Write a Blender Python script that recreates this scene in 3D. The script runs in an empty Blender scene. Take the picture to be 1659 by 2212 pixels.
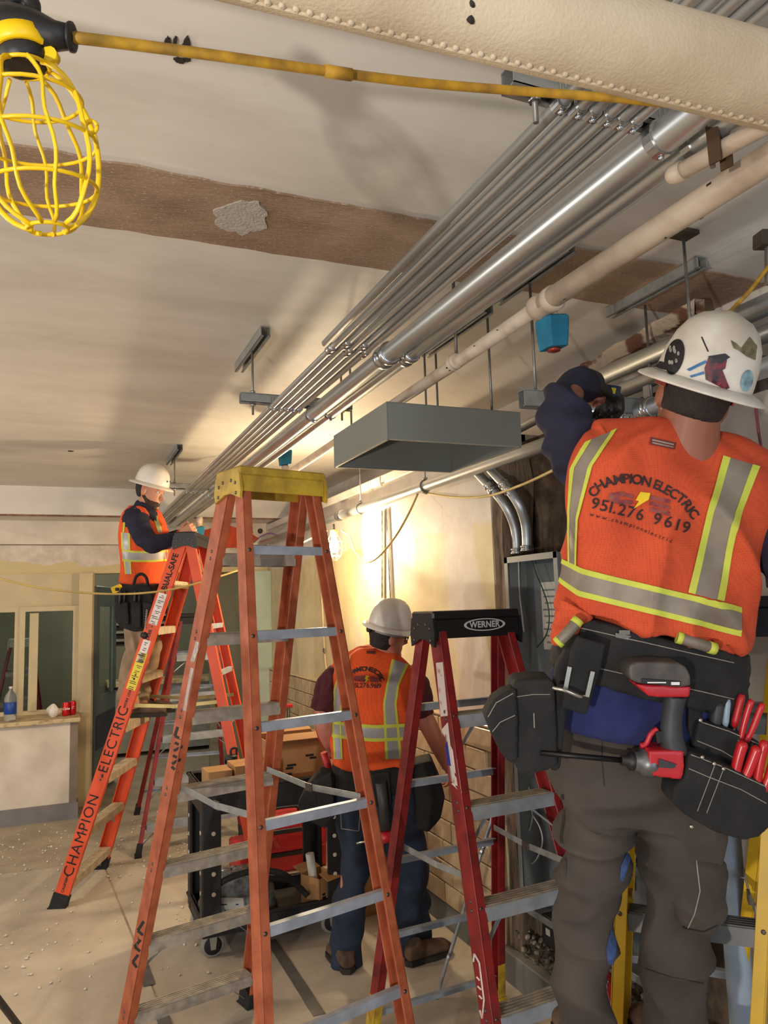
import bpy, bmesh, math, random
from mathutils import Vector, Matrix, noise
from mathutils.bvhtree import BVHTree
random.seed(7)
noise.seed_set(7)
scene = bpy.context.scene
COL = scene.collection
V = Vector

# ------------------------------------------------------------------ camera
IW, IH, FOC = 1659.0, 2212.0, 1661.0          # photograph frame, focal length in its pixels
EYE = V((0.0, 0.0, 1.79))
RX = V((0.92234841, -0.38520791, -0.02980401))   # image right in the room
DN = V((0.01834243, 0.12071178, -0.99251812))    # image down
FW = V((0.38592353, 0.91490083, 0.11840397))     # view direction
cam_data = bpy.data.cameras.new('camera')
cam_data.sensor_fit = 'VERTICAL'
cam_data.sensor_height = 24.0
cam_data.lens = FOC / IH * 24.0
cam_data.clip_start = 0.05
cam = bpy.data.objects.new('camera', cam_data)
COL.objects.link(cam)
m = Matrix.Identity(4)
for i in range(3):
    m[i][0] = RX[i]; m[i][1] = -DN[i]; m[i][2] = -FW[i]; m[i][3] = EYE[i]
cam.matrix_world = m
scene.camera = cam

# ------------------------------------------------------------------ world, lamps, exposure
world = bpy.data.worlds.new('world')
scene.world = world
world.use_nodes = True
bgn = world.node_tree.nodes['Background']
bgn.inputs['Color'].default_value = (0.55, 0.68, 0.90, 1)
bgn.inputs['Strength'].default_value = 0.9
vs = scene.view_settings
vs.view_transform = 'Standard'; vs.look = 'None'; vs.gamma = 1.0; vs.exposure = 0.0
vs.use_curve_mapping = False

def lamp(name, kind, loc, energy, color, size=0.1, target=None, spot=None, sy=None):
    d = bpy.data.lights.new(name, kind)
    d.energy = energy; d.color = color
    if kind == 'AREA':
        d.size = size
        if sy: d.shape = 'RECTANGLE'; d.size_y = sy
    else:
        d.shadow_soft_size = size
    if spot: d.spot_size = spot; d.spot_blend = 0.6
    o = bpy.data.objects.new(name, d); COL.objects.link(o); o.location = loc
    if target is not None:
        o.rotation_euler = (V(target) - V(loc)).to_track_quat('-Z', 'Y').to_euler()
    return o
WARM = (1.0, 0.87, 0.70)
# work light on its stand, left of the photographer, aimed up at the ceiling
lamp('work_light_lamp', 'SPOT', (-1.55, -0.62, 1.22), 240, (1.0, 0.92, 0.83), 0.045, (0.9, 2.6, 2.9), math.radians(130))
# next sockets of the temporary string lights, beyond the left edge of the picture
lamp('string_lamp_west', 'POINT', (-2.3, 4.6, 2.25), 100, WARM, 0.06)
lamp('string_lamp_south', 'POINT', (-1.8, 1.2, 2.35), 40, WARM, 0.06)
# cool daylight fill added behind the photographer; its opening is unseen
lamp('rear_daylight_fill', 'AREA', (1.0, -3.6, 1.5), 46, (0.74, 0.86, 1.0), 1.8, (1.4, 2.5, 1.2), sy=2.2)
# ------------------------------------------------------------------ helpers
def ray(px, py):
    return RX * ((px - IW / 2) / FOC) + DN * ((py - IH / 2) / FOC) + FW
def at(px, py, d): return EYE + ray(px, py) * d            # point at optical depth d
def onz(px, py, z): q = ray(px, py); return EYE + q * ((z - EYE.z) / q.z)
def onx(px, py, x): q = ray(px, py); return EYE + q * (x / q.x)
def ony(px, py, y): q = ray(px, py); return EYE + q * (y / q.y)
def lin(c): return tuple((x / 12.92 if x <= 0.04045 else ((x + 0.055) / 1.055) ** 2.4) for x in [v / 255 for v in c])

MATS = {}
def mat(name, rgb, rough=0.6, metal=0.0, var=0.12, vscale=8.0, bump=0.0, bscale=60.0, rgb2=None, lo=0.35, hi=0.65,
        coat=0.0, trans=0.0, emit=None, estr=0.0, stretch=None, sheen=0.0, detail=6.0, alpha=None, ior=None, spec=None):
    if name in MATS: return MATS[name]
    mt = bpy.data.materials.new(name); mt.use_nodes = True
    nt = mt.node_tree; b = nt.nodes['Principled BSDF']
    c1 = lin(rgb); c2 = lin(rgb2) if rgb2 else tuple(x * (1 - 2 * var) for x in c1)
    tc = nt.nodes.new('ShaderNodeTexCoord'); mp = nt.nodes.new('ShaderNodeMapping')
    nt.links.new(tc.outputs['Object'], mp.inputs['Vector'])
    if stretch: mp.inputs['Scale'].default_value = stretch
    n = nt.nodes.new('ShaderNodeTexNoise'); n.inputs['Scale'].default_value = vscale; n.inputs['Detail'].default_value = detail
    nt.links.new(mp.outputs['Vector'], n.inputs['Vector'])
    r = nt.nodes.new('ShaderNodeValToRGB')
    r.color_ramp.elements[0].position = lo; r.color_ramp.elements[1].position = hi
    r.color_ramp.elements[0].color = (*c2, 1); r.color_ramp.elements[1].color = (*c1, 1)
    nt.links.new(n.outputs['Fac'], r.inputs['Fac'])
    nt.links.new(r.outputs['Color'], b.inputs['Base Color'])
    b.inputs['Roughness'].default_value = rough; b.inputs['Metallic'].default_value = metal
    if coat: b.inputs['Coat Weight'].default_value = coat
    if trans: b.inputs['Transmission Weight'].default_value = trans
    if ior: b.inputs['IOR'].default_value = ior
    if spec is not None: b.inputs['Specular IOR Level'].default_value = spec
    if sheen: b.inputs['Sheen Weight'].default_value = sheen
    if alpha is not None: b.inputs['Alpha'].default_value = alpha
    if emit: b.inputs['Emission Color'].default_value = (*lin(emit), 1); b.inputs['Emission Strength'].default_value = estr
    if bump:
        n2 = nt.nodes.new('ShaderNodeTexNoise'); n2.inputs['Scale'].default_value = bscale; n2.inputs['Detail'].default_value = 5
        nt.links.new(mp.outputs['Vector'], n2.inputs['Vector'])
        bp = nt.nodes.new('ShaderNodeBump'); bp.inputs['Strength'].default_value = bump; bp.inputs['Distance'].default_value = 0.01
        nt.links.new(n2.outputs['Fac'], bp.inputs['Height']); nt.links.new(bp.outputs['Normal'], b.inputs['Normal'])
    MATS[name] = mt
    return mt

ORG = {}
class MB:
    """collects geometry in room coordinates; build() links it as one mesh object"""
    def __init__(s): s.v = []; s.f = []; s.sm = []
    def add(s, vs, fs, smooth=False):
        o = len(s.v); s.v += [V(q) for q in vs]; s.f += [[i + o for i in f] for f in fs]; s.sm += [smooth] * len(fs); return s
    def merge(s, o, smooth=None):
        k = len(s.v); s.v += o.v; s.f += [[i + k for i in f] for f in o.f]; s.sm += (o.sm if smooth is None else [smooth] * len(o.f)); return s
    def obox(s, c, u, v, w, bev=0.0):
        """box centred c with HALF vectors u v w, optional chamfer"""
        c = V(c); u = V(u); v = V(v); w = V(w)
        if u.cross(v).dot(w) < 0: w = -w
        if not bev:
            P = [c + u * a + v * b + w * d for a in (-1, 1) for b in (-1, 1) for d in (-1, 1)]
            F = [(0, 1, 3, 2), (4, 6, 7, 5), (0, 4, 5, 1), (2, 3, 7, 6), (0, 2, 6, 4), (1, 5, 7, 3)]
            return s.add(P, F)
        bm = bmesh.new()
        lu, lv, lw = u.length, v.length, w.length
        b = min(bev, lu * .9, lv * .9, lw * .9)
        un, vn, wn = u / lu, v / lv, w / lw
        for a in (-1, 1):
            for e in (-1, 1):
                for d in (-1, 1):
                    bm.verts.new(c + un * a * (lu - b) + vn * e * (lv - b) + wn * d * lw)
                    bm.verts.new(c + un * a * (lu - b) + vn * e * lv + wn * d * (lw - b))
                    bm.verts.new(c + un * a * lu + vn * e * (lv - b) + wn * d * (lw - b))
        bmesh.ops.convex_hull(bm, input=bm.verts)
        bmesh.ops.dissolve_limit(bm, angle_limit=0.01, verts=bm.verts, edges=bm.edges)
        bm.verts.index_update()
        s.add([q.co.copy() for q in bm.verts], [[q.index for q in f.verts] for f in bm.faces]); bm.free(); return s
    def box(s, x0, x1, y0, y1, z0, z1, bev=0.0):
        return s.obox(((x0 + x1) / 2, (y0 + y1) / 2, (z0 + z1) / 2), ((x1 - x0) / 2, 0, 0), (0, (y1 - y0) / 2, 0), (0, 0, (z1 - z0) / 2), bev)
    def bar(s, a, b, side, w, t, bev=0.0):
        """bar from a to b; w along `side`, t along the third axis"""
        a = V(a); b = V(b); d = b - a; side = V(side); side = (side - d.normalized() * side.dot(d.normalized())).normalized()
        th = d.normalized().cross(side)
        return s.obox((a + b) / 2, d / 2, side * w / 2, th * t / 2, bev)
    def rings(s, R, cap=True, closed=False, smooth=True):
        n = len(R[0]); P = [q for r in R for q in r]; F = []
        m = len(R)
        for i in range(m if closed else m - 1):
            for j in range(n):
                a = i * n + j; b = i * n + (j + 1) % n; k = ((i + 1) % m) * n
                F.append((a, b, k + (j + 1) % n, k + j))
        s.add(P, F, smooth)
        if cap and not closed:
            o = len(s.v) - len(P)
            s.f.append([o + j for j in reversed(range(n))]); s.sm.append(False)
            s.f.append([o + (m - 1) * n + j for j in range(n)]); s.sm.append(False)
        return s
    def tube(s, pts, r, n=10, cap=True, up=None, flat=None, closed=False):
        """round tube along a polyline; r number or list; flat=ratio for the second radius"""
        pts = [V(q) for q in pts]; m = len(pts)
        rr = r if isinstance(r, (list, tuple)) else [r] * m
        R = []; prev = None
        for i in range(m):
            if closed: t = (pts[(i + 1) % m] - pts[i - 1])
            else: t = pts[min(i + 1, m - 1)] - pts[max(i - 1, 0)]
            t = t.normalized() if t.length > 1e-9 else V((0, 0, 1))
            if prev is None:
                u0 = V(up) if up is not None else (V((0, 0, 1)) if abs(t.z) < .9 else V((1, 0, 0)))
            else: u0 = prev
            u = (u0 - t * u0.dot(t)); u = u.normalized() if u.length > 1e-6 else t.orthogonal().normalized()
            w = t.cross(u); prev = u
            q = rr[i]; qa, qb = q if isinstance(q, (list, tuple)) else (q, q * (flat or 1))
            R.append([pts[i] + u * math.cos(2 * math.pi * j / n) * qa + w * math.sin(2 * math.pi * j / n) * qb for j in range(n)])
        return s.rings(R, cap, closed)
    def lathe(s, c, axis, prof, n=24, ref=None, sx=1.0, sy=1.0):
        """prof: list of (radius, height along axis)"""
        c = V(c); ax = V(axis).normalized()
        u = V(ref) if ref is not None else ax.orthogonal()
        u = (u - ax * u.dot(ax)).normalized(); w = ax.cross(u)
        R = [[c + ax * h + (u * math.cos(2 * math.pi * j / n) * sx + w * math.sin(2 * math.pi * j / n) * sy) * max(r, 1e-4) for j in range(n)] for r, h in prof]
        return s.rings(R, True)
    def prism(s, poly, o, u, v, w):
        """polygon (a,b) in frame o+u*a+v*b extruded by vector w"""
        o = V(o); u = V(u); v = V(v); w = V(w); n = len(poly)
        A = [o + u * a + v * b for a, b in poly]; B = [q + w for q in A]
        F = [list(reversed(range(n))), [n + i for i in range(n)]] + [(i, (i + 1) % n, n + (i + 1) % n, n + i) for i in range(n)]
        return s.add(A + B, F)
    def mesh(s, name, org=V((0, 0, 0))):
        me = bpy.data.meshes.new(name)
        me.from_pydata([q - org for q in s.v], [], s.f)
        me.polygons.foreach_set('use_smooth', s.sm)
        me.validate(); me.update()
        return me
    def build(s, name, mt, parent=None, label=None, cat=None, group=None, kind=None, org=None):
        if parent is not None: org = ORG[parent.name]
        elif org is None:
            xs = [q.x for q in s.v]; ys = [q.y for q in s.v]; zs = [q.z for q in s.v]
            org = V(((min(xs) + max(xs)) / 2, (min(ys) + max(ys)) / 2, min(zs)))
        me = s.mesh(name, org)
        o = bpy.data.objects.new(name, me); COL.objects.link(o)
        for q in (mt if isinstance(mt, (list, tuple)) else [mt]): me.materials.append(q)
        if parent is not None: o.parent = parent
        else: o.location = org
        ORG[o.name] = org.copy()
        tag(o, label, cat, group, kind)
        return o
def tag(o, label=None, cat=None, group=None, kind=None):
    if label: o['label'] = label
    if cat: o['category'] = cat
    if group: o['group'] = group
    if kind: o['kind'] = kind
    return o
def thing(name, loc, label, cat, group=None, kind=None):
    o = bpy.data.objects.new(name, None); COL.objects.link(o); o.empty_display_size = 0.1
    o.location = loc; ORG[o.name] = V(loc); return tag(o, label, cat, group, kind)
def wrap(me, name, mt, parent=None, org=None, **k):
    """link an existing mesh (room coordinates) the way build() does"""
    b = MB(); b.v = [v.co.copy() for v in me.vertices]; b.f = [list(p.vertices) for p in me.polygons]; b.sm = [p.use_smooth for p in me.polygons]
    return b.build(name, mt, parent, org=org, **k)
def from_mesh(me):
    b = MB(); b.v = [v.co.copy() for v in me.vertices]; b.f = [list(p.vertices) for p in me.polygons]; b.sm = [True] * len(b.f); return b
def evaluated(me, mods):
    """run modifiers on a mesh without operators"""
    o = bpy.data.objects.new('tmp', me); COL.objects.link(o)
    for kind, props in mods:
        md = o.modifiers.new(kind, kind)
        for k, v in props.items(): setattr(md, k, v)
    dg = bpy.context.evaluated_depsgraph_get(); dg.update()
    r = bpy.data.meshes.new_from_object(o.evaluated_get(dg))
    bpy.data.objects.remove(o); return r
def fuse(mb, voxel=0.01, smooth=4, fold=0.0, fscale=9.0, seed=0, fdir=None, sub=0):
    """voxel-union of overlapping closed pieces into one continuous skin, with optional cloth folds"""
    me = mb.mesh('fuse')
    r = evaluated(me, [('REMESH', dict(mode='VOXEL', voxel_size=voxel, use_smooth_shade=True))])
    b = from_mesh(r)
    bm = bmesh.new(); bm.from_mesh(r)
    for _ in range(smooth): bmesh.ops.smooth_vert(bm, verts=bm.verts, factor=0.5, use_axis_x=True, use_axis_y=True, use_axis_z=True)
    if fold:
        bm.normal_update()
        dz = V(fdir) if fdir is not None else V((1, 1, 2.2))
        for v in bm.verts:
            q = V((v.co.x * dz.x, v.co.y * dz.y, v.co.z * dz.z)) * fscale + V((seed * 3.1, seed, 0))
            q += noise.noise_vector(q * .35) * 1.2
            k = 1 - abs(noise.noise(q)) * 2.2          # ridged
            v.co += v.normal * fold * (k - .4)
    bm.verts.index_update()
    b = MB(); b.v = [v.co.copy() for v in bm.verts]; b.f = [[x.index for x in f.verts] for f in bm.faces]; b.sm = [True] * len(b.f); bm.free()
    return b
def bvh_of(mb): return BVHTree.FromPolygons([tuple(q) for q in mb.v], [f for f in mb.f])
def cast(bvh, px, py, off=0.002, fallback=True):
    d = ray(px, py); q, nrm, i, dist = bvh.ray_cast(EYE, d.normalized())
    if q is None:
        if not fallback: return None
        # slide onto the nearest surface point to that sight line
        best = None
        for t in (0.0,):
            c = bvh.find_nearest(EYE + d * getattr(cast, 'depth', 2.0))
            if c[0] is not None: best = c
        q, nrm = best[0], best[1]
    if nrm.dot(d) > 0: nrm = -nrm
    return q + nrm * off
def strip(bvh, L, R, nw=3, off=0.002, step=8, th=None):
    """cloth band lying on a surface, between two outlines given along its length"""
    def resample(P, n):
        seg = [0]
        for a, b in zip(P, P[1:]): seg.append(seg[-1] + math.dist(a, b))
        out = []
        for i in range(n):
            t = seg[-1] * i / (n - 1); k = 0
            while k < len(seg) - 2 and seg[k + 1] < t: k += 1
            f = (t - seg[k]) / max(1e-6, seg[k + 1] - seg[k]); out.append((P[k][0] + (P[k + 1][0] - P[k][0]) * f, P[k][1] + (P[k + 1][1] - P[k][1]) * f))
        return out
    ln = sum(math.dist(a, b) for a, b in zip(L, L[1:])); n = max(3, int(ln / step))
    L = resample(L, n); R = resample(R, n); P = []; F = []
    for a, b in zip(L, R):
        for j in range(nw + 1):
            t = j / nw; P.append(cast(bvh, a[0] + (b[0] - a[0]) * t, a[1] + (b[1] - a[1]) * t, off))
    for i in range(n - 1):
        for j in range(nw):
            a = i * (nw + 1) + j; F.append((a, a + 1, a + nw + 2, a + nw + 1))
    return MB().add(P, F, True)
def text2d(s, size=1.0, bold=0.0, space=1.0, shear=0.0):
    cu = bpy.data.curves.new('t', 'FONT'); cu.body = s; cu.size = size; cu.align_x = 'CENTER'; cu.align_y = 'CENTER'; cu.offset = bold; cu.space_character = space; cu.shear = shear
    o = bpy.data.objects.new('t', cu); COL.objects.link(o)
    dg = bpy.context.evaluated_depsgraph_get(); dg.update()
    me = bpy.data.meshes.new_from_object(o.evaluated_get(dg))
    vs_ = [(v.co.x, v.co.y) for v in me.vertices]; fs = [list(p.vertices) for p in me.polygons]
    bpy.data.objects.remove(o); return vs_, fs
def refine2d(vs_, fs, maxlen):
    bm = bmesh.new(); vv = [bm.verts.new((a, b, 0)) for a, b in vs_]
    for f in fs:
        try: bm.faces.new([vv[i] for i in f])
        except ValueError: pass
    bmesh.ops.triangulate(bm, faces=bm.faces)
    for _ in range(3):
        e = [x for x in bm.edges if x.calc_length() > maxlen]
        if not e: break
        bmesh.ops.subdivide_edges(bm, edges=e, cuts=1)
        bmesh.ops.triangulate(bm, faces=[f for f in bm.faces if len(f.verts) > 3])
    bm.verts.index_update()
    r = [(v.co.x, v.co.y) for v in bm.verts], [[v.index for v in f.verts] for f in bm.faces]; bm.free(); return r
def flat_text(s, o, u, v, size, bold=0.0, off=0.0015, space=1.0, shear=0.0):
    """lettering as thin geometry in the plane o,u,v (unit vectors)"""
    a, f = text2d(s, size, bold, space, shear); o = V(o); u = V(u).normalized(); v = V(v).normalized(); n = u.cross(v)
    return MB().add([o + u * x + v * y + n * off for x, y in a], f)
def lerp(a, b, t): return a + (b - a) * t
def sag(a, b, drop, n=24):
    a = V(a); b = V(b); return [a.lerp(b, i / n) - V((0, 0, drop * 4 * (i / n) * (1 - i / n))) for i in range(n + 1)]
def smooth_path(P, k=6):
    """Catmull-Rom through points"""
    P = [V(q) for q in P]; Q = [P[0] * 2 - P[1]] + P + [P[-1] * 2 - P[-2]]; out = []
    for i in range(1, len(Q) - 2):
        for j in range(k):
            t = j / k; a, b, c, d = Q[i - 1:i + 3]
            out.append(.5 * ((2 * b) + (c - a) * t + (2 * a - 5 * b + 4 * c - d) * t * t + (3 * b - a - 3 * c + d) * t ** 3))
    return out + [P[-1]]
# ------------------------------------------------------------------ procedural surface materials
def nodes_mat(name, rough=0.8):
    mt = bpy.data.materials.new(name); mt.use_nodes = True; nt = mt.node_tree
    b = nt.nodes['Principled BSDF']; b.inputs['Roughness'].default_value = rough
    tc = nt.nodes.new('ShaderNodeTexCoord'); MATS[name] = mt
    return mt, nt, b, tc.outputs['Object']
def N(nt, kind, **k):
    n = nt.nodes.new(kind)
    for a, b in k.items():
        if a in n.inputs.keys(): n.inputs[a].default_value = b
        else: setattr(n, a, b)
    return n
def nz(nt, vec, scale, detail=6, rough=.55, stretch=None):
    if stretch:
        mp = N(nt, 'ShaderNodeMapping'); mp.inputs['Scale'].default_value = stretch; nt.links.new(vec, mp.inputs['Vector']); vec = mp.outputs['Vector']
    n = N(nt, 'ShaderNodeTexNoise', Scale=scale, Detail=detail, Roughness=rough); nt.links.new(vec, n.inputs['Vector']); return n.outputs['Fac']
def ramp(nt, fac, stops):
    r = nt.nodes.new('ShaderNodeValToRGB'); e = r.color_ramp.elements
    while len(e) < len(stops): e.new(.5)
    for q, (p, c) in zip(e, stops): q.position = p; q.color = (*c, 1) if len(c) == 3 else c
    nt.links.new(fac, r.inputs['Fac']); return r.outputs['Color']
def mixc(nt, f, a, b):
    mx = N(nt, 'ShaderNodeMix', data_type='RGBA')
    if isinstance(f, float): mx.inputs[0].default_value = f
    else: nt.links.new(f, mx.inputs[0])
    for s_, i in ((a, 6), (b, 7)):
        if isinstance(s_, tuple): mx.inputs[i].default_value = (*s_, 1)
        else: nt.links.new(s_, mx.inputs[i])
    return mx.outputs[2]
def mth(nt, op, a, b=0.0, clamp=False):
    q = N(nt, 'ShaderNodeMath', operation=op); q.use_clamp = clamp
    for i, x in enumerate((a, b)):
        if isinstance(x, (int, float)): q.inputs[i].default_value = x
        else: nt.links.new(x, q.inputs[i])
    return q.outputs[0]
def bumpn(nt, b, h, s=.3, d=.01):
    q = N(nt, 'ShaderNodeBump', Strength=s, Distance=d); nt.links.new(h, q.inputs['Height']); nt.links.new(q.outputs['Normal'], b.inputs['Normal'])

def ceiling_mat():
    mt, nt, b, o = nodes_mat('ceiling_plaster', .55)
    f = nz(nt, o, 1.1, 4, .6, (1.0, 3.0, 1)); g = nz(nt, o, 9, 6, .6)
    c = ramp(nt, f, [(.3, lin((204, 197, 186))), (.5, lin((218, 212, 202))), (.72, lin((228, 223, 214)))])
    c = mixc(nt, ramp(nt, g, [(.62, (0, 0, 0)), (.78, (.35, .35, .35))]), c, lin((196, 180, 160)))
    nt.links.new(c, b.inputs['Base Color']); bumpn(nt, b, nz(nt, o, 3.2, 5, .5, (1, 4, 1)), .12, .02); return mt
def wall_mat():
    mt, nt, b, o = nodes_mat('patched_wall_paint', .6)
    sx = N(nt, 'ShaderNodeSeparateXYZ'); nt.links.new(o, sx.inputs[0]); z = sx.outputs['Z']
    n = nz(nt, o, 1.6, 5, .6); n2 = nz(nt, o, 7, 6, .6)
    yel = ramp(nt, n2, [(.3, lin((205, 188, 142))), (.7, lin((220, 205, 162)))])
    wht = ramp(nt, n2, [(.3, lin((205, 196, 182))), (.7, lin((222, 214, 202)))])
    edge = mth(nt, 'MULTIPLY', mth(nt, 'SUBTRACT', mth(nt, 'ADD', z, mth(nt, 'MULTIPLY', n, .35)), 2.36), 30, True)
    pn = nz(nt, o, 1.3, 2, .45, (1, 1, .45))
    patch = mth(nt, 'MULTIPLY', mth(nt, 'SUBTRACT', pn, .56), 22, True)
    c = mixc(nt, mth(nt, 'MULTIPLY', patch, .8), yel, wht); c = mixc(nt, edge, c, wht)
    drip = nz(nt, o, 5, 5, .6, (1, 5, .25)); c = mixc(nt, ramp(nt, drip, [(.6, (0, 0, 0)), (.75, (.4, .4, .4))]), c, lin((176, 158, 128)))
    nt.links.new(c, b.inputs['Base Color']); bumpn(nt, b, n2, .15); return mt
def paper_mat():
    mt, nt, b, o = nodes_mat('floor_protection_paper', .62)
    n = nz(nt, o, 1.7, 7, .62); n2 = nz(nt, o, 26, 6, .65)
    c = ramp(nt, n, [(.3, lin((162, 152, 138))), (.52, lin((186, 174, 156))), (.72, lin((206, 194, 174)))])
    c = mixc(nt, ramp(nt, n2, [(.56, (0, 0, 0)), (.72, (.5, .5, .5))]), c, lin((206, 192, 170)))
    nt.links.new(c, b.inputs['Base Color']); bumpn(nt, b, nz(nt, o, 5, 5, .6), .25, .01); return mt
def concrete_mat():
    mt, nt, b, o = nodes_mat('dusty_concrete', .8)
    n = nz(nt, o, 2.5, 7, .62); n2 = nz(nt, o, 30, 6, .65)
    c = ramp(nt, n, [(.3, lin((148, 136, 120))), (.7, lin((186, 172, 150)))])
    c = mixc(nt, ramp(nt, n2, [(.58, (0, 0, 0)), (.7, (.7, .7, .7))]), c, lin((212, 202, 186)))
    nt.links.new(c, b.inputs['Base Color']); bumpn(nt, b, n2, .3); return mt
def strip_mat():
    mt, nt, b, o = nodes_mat('scraped_brown_adhesive', .85)
    n = nz(nt, o, 3, 6, .6, (1, 2, 1)); n2 = nz(nt, o, 90, 5, .7, (1, 2.2, 1)); n3 = nz(nt, o, 40, 4, .6, (.6, 3, 1))
    c = ramp(nt, n, [(.3, lin((132, 106, 84))), (.55, lin((158, 130, 106))), (.75, lin((176, 150, 126)))])
    c = mixc(nt, ramp(nt, n2, [(.55, (0, 0, 0)), (.68, (.9, .9, .9))]), c, lin((206, 190, 170)))
    nt.links.new(c, b.inputs['Base Color']); bumpn(nt, b, n3, .6, .01); return mt
def masonry_mat():
    mt, nt, b, o = nodes_mat('raw_dark_masonry', .95)
    n = nz(nt, o, 6, 8, .65); n2 = nz(nt, o, 40, 6, .7)
    c = ramp(nt, n, [(.3, lin((52, 40, 32))), (.5, lin((96, 78, 62))), (.72, lin((146, 126, 104)))])
    nt.links.new(c, b.inputs['Base Color']); bumpn(nt, b, n2, .9, .02); return mt
def headerpaint_mat():
    mt, nt, b, o = nodes_mat('half_painted_header', .6)
    sx = N(nt, 'ShaderNodeSeparateXYZ'); nt.links.new(o, sx.inputs[0])
    n = nz(nt, o, 2.0, 3, .5); n2 = nz(nt, o, 12, 6, .6)
    e = mth(nt, 'MULTIPLY', mth(nt, 'SUBTRACT', mth(nt, 'ADD', sx.outputs['Z'], mth(nt, 'MULTIPLY', n, .30)), 2.405), 90, True)
    c = mixc(nt, e, lin((206, 188, 140)), ramp(nt, n2, [(.3, lin((196, 182, 164))), (.7, lin((224, 212, 196)))]))
    nt.links.new(c, b.inputs['Base Color']); return mt
CEIL = ceiling_mat(); WALLM = wall_mat(); PAPER = paper_mat(); CONC = concrete_mat(); BARE = strip_mat(); MASON = masonry_mat(); HEADM = headerpaint_mat()
CREAM = mat('cream_trim_paint', (206, 188, 146), .5, var=.05, vscale=5)
WHITEP = mat('white_wall_panel', (226, 216, 200), .6, var=.05, vscale=4, rgb2=(206, 194, 176))
BASEG = mat('grey_green_base', (120, 118, 110), .6, var=.12, vscale=6)
OLIVE = mat('olive_grey_wall', (118, 116, 98), .8, var=.08, vscale=3)
MINT = mat('pale_mint_paint', (190, 204, 186), .6, var=.05)
BLUEG = mat('blue_grey_door_paint', (112, 128, 136), .5, var=.06)
DARKM = mat('dark_recess', (46, 38, 30), .9, var=.2)
WOODR = mat('weathered_stud_wood', (140, 120, 98), .9, var=.3, vscale=7, bump=.9, bscale=30, stretch=(3, 3, .5), rgb2=(82, 68, 54))
GLASS = mat('window_glass', (235, 245, 240), .02, var=0, trans=1.0, ior=1.05)
TILE1 = mat('glazed_tan_tile', (206, 182, 146), .22, var=.05, vscale=14, rgb2=(190, 164, 128))
GROUT = mat('tile_grout', (150, 126, 98), .9, var=.1)
Z0 = V((0, 0, 0))

# ------------------------------------------------------------------ room shell
floor = MB().box(-6, 3.2, -5, 11.2, -.1, 0).build('floor', CONC, org=Z0, label='dusty concrete floor of the room', kind='structure')
def paper(x0, x1, y0, y1, z, seed, skew=0.0):
    nx, ny = 60, 90; P = []; F = []
    for j in range(ny + 1):
        for i in range(nx + 1):
            y = lerp(y0, y1, j / ny); x = lerp(x0, x1, i / nx) + skew * (y - y0)
            h = .0035 * (1 - abs(noise.noise(V((x * 1.4 + seed, y * 1.1, 0)))) * 2)
            if j == ny: y += .10 * noise.noise(V((x * 2, seed, 0)))
            P.append((x, y, z + max(h, 0)))
    for j in range(ny):
        for i in range(nx):
            a = j * (nx + 1) + i; F.append((a, a + 1, a + nx + 2, a + nx + 1))
    return MB().add(P, F, True)
s0, s1 = onz(232, 1895, 0), onz(288, 2035, 0)
sk = (s0.x - s1.x) / (s0.y - s1.y); xs = s1.x + sk * (-2 - s1.y)
paper(-4.5, xs, -2, 6.2, .002, 1, sk).build('paper_sheet', PAPER, floor)
paper(xs + .012, 1.97, -2, 6.0, .002, 5, 0).build('paper_sheet', PAPER, floor) if abs(sk) < .02 else paper(xs + .012, 2.0 - sk * 8, -2, 6.0, .0025, 5, sk).build('paper_sheet', PAPER, floor)

ceiling = MB().box(-6, 2.6, -5, 8.3, 2.95, 3.05).build('ceiling', CEIL, org=Z0, label='patched white plaster ceiling', kind='structure')
b = MB(); nx = 200; P = []
for i in range(nx + 1):
    x = lerp(-6, 2.44, i / nx)
    P += [(x, 1.985 + .012 * noise.noise(V((x * 9, 0, 0))) + .006 * noise.noise(V((x * 40, 0, 0))), 2.9495), (x, 1.985 + .012 * noise.noise(V((x * 9, 0, 0))) + .006 * noise.noise(V((x * 40, 0, 0))), 2.944),
          (x, 2.35 + .010 * noise.noise(V((x * 7, 5, 0))) + .006 * noise.noise(V((x * 35, 7, 0))), 2.944), (x, 2.35 + .010 * noise.noise(V((x * 7, 5, 0))) + .006 * noise.noise(V((x * 35, 7, 0))), 2.9495)]
b.add(P, [(i * 4 + k, i * 4 + k + 1, i * 4 + k + 5, i * 4 + k + 4) for i in range(nx) for k in range(3)])
b.build('bare_strip', BARE, ceiling)
def blob(c, rx, ry, n=40, seed=0, z=0.0, amp=.35):
    return [(c.x + math.cos(t) * rx * (1 + amp * noise.noise(V((math.cos(t) * 2.4 + seed, math.sin(t) * 2.4, seed)))),
             c.y + math.sin(t) * ry * (1 + amp * noise.noise(V((math.cos(t) * 2.4, math.sin(t) * 2.4 + seed, seed + 3))))) for t in [2 * math.pi * i / n for i in range(n)]]
MB().prism(blob(onz(522, 470, 2.944), .075, .10, seed=2), (0, 0, 2.9395), (1, 0, 0), (0, 1, 0), (0, 0, .006)).build('plaster_patch', mat('grey_plaster_patch', (190, 182, 172), .9, var=.08, vscale=30, bump=.6, bscale=120), ceiling)
# holes broken through the plaster where the old fittings were
def ceilhole(px, py, rx, ry, seed):
    c = onz(px, py, 2.95); k = MB()
    k.prism(blob(c, rx, ry, 26, seed, amp=.5), (0, 0, 2.9455), (1, 0, 0), (0, 1, 0), (0, 0, .006))
    k.build('plaster_hole', DARKM, ceiling)
ceilhole(362, 92, .006, .022, 3); ceilhole(378, 88, .004, .016, 9); ceilhole(402, 98, .008, .026, 8); ceilhole(388, 128, .010, .008, 4); ceilhole(405, 124, .006, .010, 2); ceilhole(152, 974, .018, .012, 6)

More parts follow.
